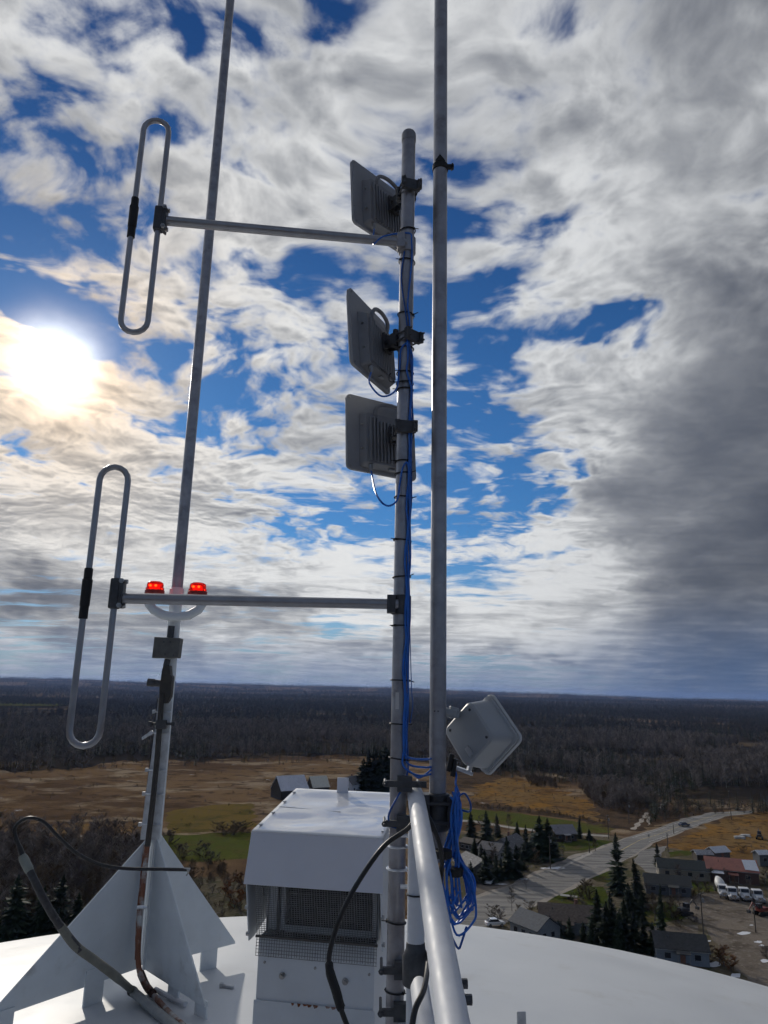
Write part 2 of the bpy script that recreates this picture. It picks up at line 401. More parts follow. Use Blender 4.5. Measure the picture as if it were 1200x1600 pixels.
# pipe-to-pipe clamps that hold the mast to the white railing
def pipe_clamp(parent, c, half, mat=dark_metal, bolts=True, name='pipe_clamp'):
    mb = MB(); c = Vector(c)
    mb.box(c+Vector((0, -half-.012, 0)), (half*2.5, .010, .055)); mb.box(c+Vector((0, half+.012, 0)), (half*2.5, .010, .055))
    if bolts:
        for s in (-1, 1):
            x = c.x+s*(half+.009); mb.cyl((x, c.y-half-.035, c.z), (x, c.y+half+.035, c.z), .0055, n=8)
            for e in (-1, 1): mb.cyl((x, c.y+e*(half+.017), c.z), (x, c.y+e*(half+.026), c.z), .010, n=6)
    return mb.build(name, mat, parent, bevel=.0015)

# ------------------------------------------------------------------ three panel antennas
def panel_antenna(TL, Yl, yaw, label, s=.335, tilt=5., clamp_py=300, handle=True, tag_side=1):
    """square radio panel seen from its back; TL = picture place of its upper left corner at distance Yl"""
    a = R(yaw); w = Vector((math.cos(a), math.sin(a), 0)); n = Vector((-math.sin(a), math.cos(a), 0))
    up = Vector((0, 0, 1))*math.cos(R(tilt)) + n*math.sin(R(tilt)); fr = w.cross(up) * -1    # front normal
    fr = fr if fr.dot(n) > 0 else -fr
    tl = at(*TL, Yl); c = tl + w*s/2 - up*s/2
    root = thing('panel_antenna', label, 'antenna', c, 'square panel antennas on the mast')
    L = lambda x, y, z: c + w*x + up*y - fr*z            # local: x right, y up, z towards the viewer (back)
    rot = Matrix((w, up, -fr)).transposed()
    # face plate: rounded square sheet
    def rrect(hw, hh, r, z, seg=5, cx=0, cy=0):
        P = []
        for (sx, sy, a0) in ((1, 1, 0), (-1, 1, 90), (-1, -1, 180), (1, -1, 270)):
            for k in range(seg+1):
                t = R(a0+90*k/seg); P.append(L(cx+sx*(hw-r)+r*math.cos(t), cy+sy*(hh-r)+r*math.sin(t), z))
        return P
    mb = MB(); mb.prism(rrect(s/2, s/2, .022, -.012), (-fr)*.014); mb.build('face_plate', ant_grey, root, bevel=.002)
    # radome on the far side
    mb = MB(); mb.prism(rrect(s/2-.012, s/2-.012, .02, -.022), (-fr)*.009); mb.build('radome', M('radome_white', (.62, .63, .64), .5, var=.04), root, bevel=.004)
    # finned case: frustum
    cx, cy = .018, -.030; hw, hh = .128, .122
    o1, o2 = rrect(hw, hh, .014, .0025, 4, cx, cy), rrect(hw-.012, hh-.012, .012, .040, 4, cx, cy)
    k = len(o1); mb = MB(); mb.add(o1+o2, [tuple(range(k)), tuple(range(2*k-1, k-1, -1))]+[(i, (i+1) % k, k+(i+1) % k, k+i) for i in range(k)])
    case = mb.build('finned_case', ant_case, root)
    bmh = bmesh.new(); bmh.from_mesh(case.data); bmesh.ops.recalc_face_normals(bmh, faces=bmh.faces); bmh.to_mesh(case.data); bmh.free()
    for i in range(13):
        x = cx-hw+.030+i*(2*hw-.058)/12; h = hh-.020
        top_cut = .0 if abs(i-6) > 3 else .012
        mb = MB(); mb.box(L(x, cy-.004-top_cut/2, .044), (.0072, 2*h-.012-top_cut, .012), rot); mb.build('cooling_fin', ant_case, case, bevel=.0012)
    # side screws
    for yy in (.06, -.045):
        mb = MB(); mb.cyl(L(cx-hw-.001, cy+yy, .020), L(cx-hw+.008, cy+yy, .022), .0042, n=8); mb.build('screw', bolt_steel, root)
    for (sx, sy) in ((-1, 1), (-1, -1), (1, -1), (1, 1)):
        mb = MB(); mb.cyl(L(sx*(s/2-.016), sy*(s/2-.016), .001), L(sx*(s/2-.016), sy*(s/2-.016), .005), .004, n=8); mb.build('screw', bolt_steel, root)
    for i in range(7):
        mb = MB(); mb.cyl(L(-s/2+.008, -.12+i*.04, .001), L(-s/2+.008, -.12+i*.04, .0042), .0026, n=6); mb.build('screw', bolt_steel, root)
    # carrying handle: a flat arch over the case
    pts = [L(cx-.070, cy+hh-.016, .036), L(cx-.068, cy+hh+.012, .044), L(cx-.048, cy+hh+.030, .048), L(cx, cy+hh+.038, .05), L(cx+.048, cy+hh+.030, .048), L(cx+.068, cy+hh+.012, .044), L(cx+.070, cy+hh-.016, .036)]
    mb = MB(); mb.tube(curve_pts(pts, 5), .0085, 8); mb.build('handle', ant_case, root)
    # cable gland and port door
    g0 = L(cx-hw+.038, cy-hh+.006, .030)
    mb = MB(); mb.cyl(g0, g0-up*.016, .0105, n=10); mb.cyl(g0-up*.016, g0-up*.026, .0085, .006, n=10); mb.build('cable_gland', bolt_steel, root)
    mb = MB(); mb.box(L(cx+.012, cy-hh+.001, .026), (.030, .006, .014), rot); mb.build('port_cover', ant_grey, root, bevel=.002)
    # bracket: socket on the case, arm, clamp round the mast
    zc = mast_z(clamp_py); mc = Vector((MX, MY, zc))
    s0 = L(cx+.012, cy+.022, .056)
    mb = MB(); mb.box(L(cx+.012, cy+.022, .060), (.062, .075, .014), rot)
    for k in range(4): mb.cyl(L(cx+.012+(-.022 if k % 2 else .022), cy+.022+(-.028 if k < 2 else .028), .066), L(cx+.012+(-.022 if k % 2 else .022), cy+.022+(-.028 if k < 2 else .028), .073), .005, n=6)
    mb.build('bracket_plate', dark_metal, root, bevel=.002)
    mid = (mc-s0); mdir = Vector((mid.x, mid.y, 0)).normalized(); e0 = mc-mdir*(MR+.014)
    side = mdir.cross(Vector((0, 0, 1)))
    mb = MB()
    for sgn in (-1, 1):
        o = side*.017*sgn
        mb.prism([s0+o+Vector((0, 0, .030)), e0+o+Vector((0, 0, .024)), e0+o-Vector((0, 0, .024)), s0+o-Vector((0, 0, .030))], side*.005)
    mb.cyl(s0.lerp(e0, .35)-side*.030, s0.lerp(e0, .35)+side*.030, .0085, n=10); mb.build('bracket_arm', dark_metal, root, bevel=.001)
    rc = Matrix((side, mdir, Vector((0, 0, 1)))).transposed()
    mb = MB(); mb.box(e0, (.078, .018, .052), rc); mb.box(mc+mdir*(MR+.012), (.078, .016, .046), rc)
    for sgn in (-1, 1):
        for dz in (-.014, .014):
            p = mc+side*sgn*.034+Vector((0, 0, dz)); mb.cyl(p-mdir*(MR+.03), p+mdir*(MR+.042), .004, n=8)
        p = mc+side*sgn*.034; mb.box(p-mdir*(MR+.002), (.014, .03, .05), rc); mb.box(p+mdir*(MR+.024), (.018, .012, .044), rc)
    clamp = mb.build('mast_clamp', dark_metal, root, bevel=.0015)
    mb = MB(); p = e0-mdir*.018+Vector((0, 0, .030)); mb.prism([p+side*.014, p+side*.014+Vector((0, 0, .03)), p-side*.004+Vector((0, 0, .034)), p-side*.018+Vector((0, 0, .005))], mdir*.012); mb.build('clamp_lug', dark_metal, clamp, bevel=.0015)
    return root, g0-up*.026, up
pa1, g1, _ = panel_antenna((549, 247), 2.73, 46, 'topmost square grey panel antenna on the mast, just above the upper loop arm', clamp_py=298)
pa2, g2, _ = panel_antenna((545, 447), 2.54, 64, 'middle panel antenna on the mast, turned nearly edge-on with a drooping blue cable', clamp_py=530)
pa3, g3, _ = panel_antenna((541, 614), 2.80, 31, 'lowest square panel antenna, its finned back facing the viewer', clamp_py=672)

# ------------------------------------------------------------------ blue data cables tied down the mast
def cable(name, pts, rad, mat, label, cat='cable', group=None, n=8, sub=6):
    P = curve_pts(pts, sub); base = min(P, key=lambda p: p.z)
    mb = MB(); mb.tube(P, rad, n); o = mb.build(name, mat, None, loc=tuple(base)); return tag(o, label, cat, group)
def down(th0, z0, z1, r=MR+.005, amp=.10, n=14, ph=0.):
    return [mast_pt(th0+amp*math.sin(ph+k*1.7)+.06*math.sin(k*.9+ph*2), z0+(z1-z0)*k/n, r+.003*(1+math.sin(k*2.3+ph))*.5) for k in range(n+1)]
zt = mast_z
low_exit = at(668, 1186, 2.62)
cb = 'blue data cables on the mast'
cable('network_cable', [g1, at(583, 381, 2.56), at(600, 369, 2.55), mast_pt(.1, zt(372), MR+.006), mast_pt(.5, zt(384), MR+.006), mast_pt(.55, zt(420), MR+.006), mast_pt(.15, zt(478), MR+.006)]
      + down(.25, zt(500), zt(585), n=6, ph=.4) + down(.62, zt(610), zt(1180), n=22, ph=.5) + [low_exit, at(690, 1178, 2.70)], .0036, blue_jacket, 'blue cable starting at the topmost panel antenna, tied down the mast', group=cb)
cable('network_cable', [g2, at(577, 598, 2.50), at(596, 619, 2.50), at(618, 610, 2.53), mast_pt(-.75, zt(585), MR+.006), mast_pt(-.55, zt(553), MR+.007), mast_pt(.1, zt(543), MR+.007), mast_pt(.75, zt(556), MR+.007), mast_pt(.9, zt(575), MR+.007)]
      + down(.80, zt(612), zt(1190), n=22, ph=2.1) + [at(662, 1199, 2.60), at(690, 1196, 2.70)], .0036, blue_jacket, 'blue cable looping out of the middle panel antenna and running down the mast', group=cb)
cable('network_cable', [g3, at(588, 772, 2.58), at(604, 790, 2.55), at(620, 782, 2.55), mast_pt(-.4, zt(758), MR+.006), mast_pt(-.1, zt(735), MR+.006), mast_pt(.35, zt(727), MR+.007), mast_pt(.6, zt(745), MR+.008)]
      + down(.42, zt(775), zt(1195), n=18, ph=3.3) + [at(655, 1212, 2.58), at(690, 1205, 2.70)], .0036, blue_jacket, 'blue cable hanging in a loop below the lowest panel antenna before joining the mast', group=cb)
cable('network_cable', [mast_pt(-.35, zt(400), MR+.005), mast_pt(-.75, zt(440), MR+.004), mast_pt(-.1, zt(493), MR+.006), mast_pt(.4, zt(545), MR+.008)] + down(.95, zt(600), zt(1180), n=20, ph=4.1) + [mast_pt(.9, zt(1205), MR+.01), at(628, 1232, 2.56), at(609, 1268, 2.54), at(608, 1285, 2.55), mast_pt(-.4, zt(1290), MR+.008), mast_pt(.9, zt(1292), MR+.008)], .0033, blue_dark, 'dark blue cable that leaves the mast bottom in a bulge beside the vent hood', group=cb)
cable('thin_cable', [mast_pt(1.1, zt(975), MR+.006), at(643, 1075, 2.57), at(645, 1100, 2.57), at(641, 1130, 2.57)], .0016, blue_dark, 'thin dark wire end hanging loose beside the mast at the horizon')
cable('thin_cable', [mast_pt(.9, zt(597), MR+.006), at(612, 597, 2.55), at(608, 588, 2.55), at(611, 583, 2.55)], .0022, black_rubber, 'short black lead with a plug beside the middle panel antenna')

# ------------------------------------------------------------------ two folded dipoles on arms
def dipole(armA, armB, top, bot, Yl, sep, label, side_py):
    A, B = at(*armA), at(*armB); B.z = A.z + (B.z-A.z)*.9
    root = thing('folded_dipole_antenna', label, 'antenna', A, 'loop dipoles on side arms')
    dv = (B-A).normalized(); d2 = Vector((dv.x, dv.y, 0)).normalized()
    mb = MB(); mb.tube([A+dv*-.02, B], .0185, 20); mb.build('arm', alu, root)
    # collar clamp at the mast
    mb = MB(); c = Vector((MX, MY, A.z)); mb.lathe((MX, MY, A.z-.035), [(MR+.001, 0), (MR+.007, .002), (MR+.007, .068), (MR+.001, .07)], 20)
    mb.box(A+dv*.004, (.030, .05, .062)); mb.build('mast_clamp', dark_metal if side_py > 900 else pole_paint, root, bevel=.001)
    # closed loop
    zt_, zb_ = at(*top, Yl).z, at(*bot, Yl).z
    rc = B + d2*.012; r = sep/2; ctr = rc + d2*(r+.004); loop = []
    for k in range(9):
        t = math.pi*k/8; loop.append(Vector((ctr.x, ctr.y, zt_-.011-r)) + d2*(-r*math.cos(t)) + Vector((0, 0, r*math.sin(t))))
    nz = 12
    for k in range(1, nz): loop.append(Vector((ctr.x, ctr.y, 0))+d2*r+Vector((0, 0, (zt_-.011-r)+((zb_+.011+r)-(zt_-.011-r))*k/nz)))
    for k in range(9):
        t = math.pi*k/8; loop.append(Vector((ctr.x, ctr.y, zb_+.011+r)) + d2*(r*math.cos(t)) - Vector((0, 0, r*math.sin(t))))
    for k in range(1, nz): loop.append(Vector((ctr.x, ctr.y, 0))-d2*r+Vector((0, 0, (zb_+.011+r)+((zt_-.011-r)-(zb_+.011+r))*k/nz)))
    mb = MB(); mb.tube(loop, .0108, 14, closed=True); mb.build('loop', alu, root)
    lp = Vector((ctr.x, ctr.y, 0))+d2*r; zc = A.z+.005
    mb = MB(); P = [lp+Vector((0, 0, z)) for z in (zc+.085, zc+.083, zc+.047, zc+.045, zc-.045, zc-.047, zc-.088, zc-.090)]
    mb.tube(P, [.0115, .0145, .0145, .0175, .0165, .0150, .0150, .0115], 14); mb.build('feed_sleeve', black_tape, root)
    rp = Vector((ctr.x, ctr.y, zc))-d2*r; pe = d2.cross(Vector((0, 0, 1)))
    mb = MB(); rt = Matrix((d2, pe, Vector((0, 0, 1)))).transposed(); mb.box(rp, (.036, .034, .105), rt); cb_ = mb.build('loop_clamp', dark_metal, root, bevel=.006)
    mb = MB(); mb.box(rp-d2*.022, (.014, .046, .098), rt); mb.build('clamp_strap', dark_metal, cb_, bevel=.003)
    for dz in (-.042, .042):
        mb = MB(); q = rp-d2*.022+Vector((0, 0, dz)); mb.cyl(q-pe*.032, q+pe*.032, .0045, n=8); mb.cyl(q-pe*.028, q-pe*.020, .009, n=6)
        mb.cyl(q-d2*.005, q-d2*.016, .0085, n=6); mb.build('clamp_bolt', bolt_steel, cb_)
    return root
dipole((613, 944, 2.575), (187, 935.4, 2.49), (178, 722), (128, 1172), 2.46, .098, 'lower loop dipole antenna, its arm crossing in front of the red beacons', 944)
dipole((628, 379, 2.575), (255, 344.5, 2.47), (241, 178), (211, 519), 2.44, .098, 'upper loop dipole antenna, silhouetted above the sun', 379)

# ------------------------------------------------------------------ tall pole right of the mast
PX_, PY_ = .2069, 2.65; PR = .0295
def pole_z(py):
    d = ray(686, py); return HC + d.z*PY_/d.y
tp = thing('antenna_pole', 'tall smooth grey pole running out of the top of the picture, right of the mast', 'pole', (PX_, PY_, pole_z(1345)))
zs = pole_z(1345)
mb = MB(); mb.tube([(PX_, PY_, zs), (PX_, PY_, HC+4.6)], PR, 24); mb.build('pole_pipe', pole_paint, tp)
mb = MB(); mb.tube([(PX_, PY_, HC+4.6), (PX_, PY_, HC+6.2)], [.016, .010], 12); mb.build('whip', M('whip_fibreglass', (.6, .6, .58), .5), tp)
zb = pole_z(263)
mb = MB(); mb.lathe((PX_, PY_, zb-.014), [(PR+.001, 0), (PR+.004, .002), (PR+.004, .026), (PR+.001, .03)], 20)
mb.prism([mast_pt(0, 0, 0)*0+Vector((PX_-.024, PY_-PR-.001, zb+.012)), Vector((PX_-.004, PY_-PR-.006, zb+.040)), Vector((PX_+.018, PY_-PR-.001, zb+.012))], (0, -.004, 0))
mb.box((PX_+PR+.012, PY_-.012, zb-.002), (.030, .014, .018)); mb.cyl((PX_+PR+.020, PY_-.03, zb), (PX_+PR+.020, PY_+.01, zb), .004, n=8)
mb.build('tape_band', black_tape, tp)
mb = MB()
for dx in (-.006, .006): mb.cyl((PX_+dx-.008, PY_-PR+.003, pole_z(1111)), (PX_+dx-.008, PY_-PR-.003, pole_z(1111)), .0028, n=8)
mb.build('rivet', dark_metal, tp)
# heavy split clamp at the foot of the pole
zc = pole_z(1268)
mb = MB(); mb.lathe((PX_, PY_, zc-.062), [(PR+.001, 0), (PR+.012, .003), (PR+.012, .12), (PR+.001, .123)], 16)
mb.box((PX_-.046, PY_-.012, zc), (.03, .075, .118)); mb.box((PX_+.040, PY_-.012, zc+.004), (.018, .07, .10))
mb.build('split_clamp', dark_metal, tp, bevel=.003)
for dz in (-.03, .03):
    mb = MB(); mb.cyl((PX_-.075, PY_-.045, zc+dz), (PX_+.075, PY_-.045, zc+dz), .006, n=8); mb.cyl((PX_+.05, PY_-.045, zc+dz), (PX_+.06, PY_-.045, zc+dz), .012, n=6); mb.build('clamp_bolt', dark_metal, tp)

# ------------------------------------------------------------------ square radio box on that pole, set cornerwise
def radio_box():
    a = R(47); fr = Vector((math.sin(a), math.cos(a), -.03)).normalized(); w0 = Vector((math.cos(a), -math.sin(a), 0)); u0 = w0.cross(fr).normalized()
    if u0.z < 0: u0 = -u0
    c = at(753, 1147, 2.72); rr = R(45+3); w = w0*math.cos(rr)-u0*math.sin(rr); u = w0*math.sin(rr)+u0*math.cos(rr)
    root = thing('radio_box', 'pale grey square radio box mounted cornerwise on the tall right pole', 'radio', c)
    L = lambda x, y, z: c+w*x+u*y+fr*z
    def rr_(h, r, z, seg=6):
        P = []
        for (sx, sy, a0) in ((1, 1, 0), (-1, 1, 90), (-1, -1, 180), (1, -1, 270)):
            for k in range(seg+1):
                t = R(a0+90*k/seg); P.append(L(sx*(h-r)+r*math.cos(t), sy*(h-r)+r*math.sin(t), z))
        return P
    o = [rr_(.076, .022, -.080), rr_(.083, .026, -.074), rr_(.093, .026, .022), rr_(.101, .024, .026), rr_(.101, .024, .034)]
    k = len(o[0]); mb = MB(); V = sum(o, []); Fc = [tuple(range(k)), tuple(range(5*k-1, 4*k-1, -1))]
    for q in range(4):
        for i in range(k): Fc.append((q*k+i, q*k+(i+1) % k, (q+1)*k+(i+1) % k, (q+1)*k+i))
    mb.add(V, Fc); sh = mb.build('back_shell', box_paint, root, smooth=30)
    bm_ = bmesh.new(); bm_.from_mesh(sh.data); bmesh.ops.recalc_face_normals(bm_, faces=bm_.faces); bm_.to_mesh(sh.data); bm_.free()
    o = [rr_(.104, .024, .037), rr_(.106, .024, .041), rr_(.106, .024, .050), rr_(.100, .022, .056)]
    mb = MB(); V = sum(o, []); Fc = [tuple(range(k)), tuple(range(4*k-1, 3*k-1, -1))]
    for q in range(3):
        for i in range(k): Fc.append((q*k+i, q*k+(i+1) % k, (q+1)*k+(i+1) % k, (q+1)*k+i))
    mb.add(V, Fc); sh = mb.build('front_cover', M('cover_grey', (.5, .51, .52), .5, var=.05), root, smooth=30)
    bm_ = bmesh.new(); bm_.from_mesh(sh.data); bmesh.ops.recalc_face_normals(bm_, faces=bm_.faces); bm_.to_mesh(sh.data); bm_.free()
    for (x, y) in ((-.055, .062), (.062, .06), (.035, -.035), (-.06, -.055)):
        mb = MB(); mb.cyl(L(x, y, -.0825), L(x, y, -.079), .005, n=8); mb.build('screw', dark_metal, root)
    rt = Matrix((w, u, fr)).transposed()
    mb = MB(); mb.box(L(.050, -.030, -.084), (.035, .020, .004), Matrix((w, u, fr)).transposed()); mb.build('name_tab', M('silver_tab', (.6, .62, .64), .3, metal=.6), root)
    # lug to the pole, and lower steel bracket with plugs
    mb = MB(); lug = at(704, 1113, 2.66); mb.cyl(lug+Vector((-.02, .012, 0)), lug+Vector((.022, .012, -.004)), .016, n=12); mb.prism([lug+Vector((.0, 0, .022)), lug+Vector((.032, .012, .014)), lug+Vector((.034, .012, -.018)), lug+Vector((0, 0, -.022))], (0, .05, 0)); mb.build('mount_lug', box_paint, root, bevel=.003)
    mb = MB(); q = at(722, 1203, 2.70); mb.box(q, (.075, .05, .012), Euler((0, R(18), 0)).to_matrix()); mb.box(q+Vector((.03, 0, .018)), (.012, .05, .04), Euler((0, R(20), 0)).to_matrix()); mb.build('steel_bracket', galv_bright, root, bevel=.002)
    for k, (px, py) in enumerate(((706, 1190), (712, 1198))):
        mb = MB(); q = at(px, py, 2.68); mb.cyl(q+Vector((0, 0, .026)), q+Vector((-.012, 0, -.032)), .0095, n=10); mb.build('plug', black_rubber, root)
    return root
radio_box()

# ------------------------------------------------------------------ white guard rail towards the viewer
rail = thing('guard_rail', 'thick white pipe railing running from the mast towards the viewer', 'railing', (.1, 2.3, dome_z(.1, 2.3)))
mb = MB(); A, B = at(650, 1246, 2.58), at(708, 1600, 1.36); dv = (B-A).normalized()
A2 = A + Vector((-.004, .02, .012))
mb.tube([A2+Vector((-.004, .012, -.004)), A2, A+dv*.02, B+dv*1.15], [.022, .027, .0285, .0285], 24); mb.build('top_rail', white_pipe_paint, rail)
pxy = at(650, 1420, 2.42)
mb = MB(); zt0 = at(650, 1292, 2.42).z
mb.tube([(pxy.x, pxy.y, dome_z(pxy.x, pxy.y)), (pxy.x, pxy.y, zt0)], .0265, 20); mb.build('post', white_pipe_paint, rail)
mb = MB(); A, B = at(655, 1537, 2.32), at(666, 1620, 2.02); dv2 = (B-A).normalized()
mb.tube([A, A+dv2*.03, B+dv2*1.0], [.020, .0265, .0265], 20); mb.build('mid_rail', white_pipe_paint, rail)
mb = MB(); mb.lathe((pxy.x, pxy.y, at(655, 1520, 2.38).z-.05), [(.0275, 0), (.038, .005), (.040, .08), (.030, .10), (.0275, .12)], 16); mb.build('fitting', dark_metal, rail, bevel=.003)
mb = MB(); c = at(648, 1292, 2.45)
for (px, py) in ((729, 1537), (736, 1562)):
    p = at(px, py, 1.66 if py < 1550 else 1.56); mb = MB(); mb.cyl(p-Vector((.055, 0, 0)), p, .0062, n=10); mb.cyl(p-Vector((.012, 0, 0)), p+Vector((.002, 0, 0)), .0095, n=6); mb.build('rail_bolt', dark_metal, rail)
tie(rail, at(650, 1397, 2.42).z, .029, cx=pxy.x, cy=pxy.y)
q = at(653, 1262, 2.53); ring = []
pn = Vector((1, 0, 0)); dvr = dv; side = dvr.cross(Vector((0, 0, 1))).normalized(); upv = side.cross(dvr)
for j in range(18): ring.append(q+(side*math.cos(j*math.pi/9)+upv*math.sin(j*math.pi/9))*.0305)
mb = MB(); mb.tube(ring, .0028, 6, closed=True); mb.build('cable_tie', black_tape, rail)
# clamps joining mast and post
for py, wdt in ((1222, 95), (1283, 70), (1508, 100), (1572, 90)):
    z = mast_z(py); mb = MB()
    mb.box((MX+.025, MY-MR-.020, z), (.135, .016, .020)); mb.box((MX+.020, MY-MR-.012, z), (.05, .03, .05))
    for dx in (-.045, .068): mb.cyl((MX+dx, MY-MR-.05, z), (MX+dx, MY+MR+.03, z), .005, n=8); mb.cyl((MX+dx, MY-MR-.036, z), (MX+dx, MY-MR-.028, z), .010, n=6)
    mb.build('rail_clamp', dark_metal, mast, bevel=.002)
for py in (1300, 1378, 1588):
    z = mast_z(py); mb = MB(); mb.cyl((MX+.01, MY-MR-.03, z), (MX+.075, MY-MR-.03, z), .007, n=8); mb.cyl((MX+.055, MY-MR-.03, z), (MX+.066, MY-MR-.03, z), .012, n=6); mb.build('clamp_bolt', galv_bright, mast)
mb = MB(); mb.box((MX+.045, MY-.055, (mast_z(1300)+mast_z(1390))/2), (.012, .022, mast_z(1300)-mast_z(1390)+.05)); mb.build('strap_plate', galv_bright, mast, bevel=.002)

# ------------------------------------------------------------------ coil of spare blue cable hung on the pole
def coil():
    c0 = at(706, 1235, 2.60); root = thing('cable_coil', 'hanging coil of spare blue data cable beside the white railing', 'cable', at(716, 1470, 2.56))
    r2 = random.Random(3); mb = MB()
    for k in range(11):
        Y0 = 2.50+.012*(k % 5)+r2.uniform(-.006, .006); j = lambda s=4.5: r2.uniform(-s, s)*1.35
        bot = 1412+k*5.2+j(14); right = 722+j(11)+k*.6; left = 697+j(7)
        pts = [at(711+j(5), 1238+j(6), Y0+.08), at(714+j(7), 1275, Y0+.06), at(702+j(6), 1325, Y0+.04), at(left, 1365+j(), Y0), at(left+3+j(4), 1405, Y0-.01), at((left+right)/2-2, bot, Y0-.012), at(right-1, bot-20, Y0-.01),
               at(right+3, 1412+j(5), Y0), at(right-1+j(), 1372, Y0+.01), at(712+j(5), 1335+j(3), Y0+.03), at(711+j(4), 1300, Y0+.05), at(715+j(4), 1262, Y0+.06), at(713+j(), 1240+j(5), Y0+.08)]
        mb.tube(curve_pts(pts, 6), .0036, 7)
    mb.build('cable_loops', blue_jacket, root)
    mb = MB(); mb.tube(curve_pts([at(714, 1246, 2.6), at(726, 1240, 2.58), at(735, 1256, 2.58), at(733, 1268, 2.58), at(716, 1264, 2.6)], 6), .0034, 7); mb.build('loose_loop', blue_dark, root)
    mb = MB(); mb.tube(curve_pts([at(705, 1462, 2.48), at(716, 1482, 2.48), at(722, 1470, 2.48), at(729, 1448, 2.5)], 6), .0036, 7); mb.build('cable_end', blue_dark, root)
    for (px, py, rz) in ((692, 1334, .03), (711, 1362, .026)):
        q = at(px, py, 2.52); mb = MB(); mb.tube([q+Vector((0, 0, .014)), q+Vector((0, 0, .010)), q-Vector((0, 0, .010)), q-Vector((0, 0, .014))], [rz*.7, rz, rz, rz*.7], 12); mb.build('tape_wrap', black_tape, root)
    mb = MB(); mb.tube(curve_pts([at(716, 1236, 2.62), at(712, 1224, 2.64), at(713, 1212, 2.68), at(711, 1203, 2.68)], 5), .0036, 7); mb.build('cable_tail', blue_jacket, root)
coil()
cable('network_cable', [at(640, 1205, 2.58), at(655, 1215, 2.60), at(672, 1204, 2.63), at(684, 1192, 2.66)], .0034, blue_jacket, 'short blue cable crossing low from mast to tall pole', group=None)

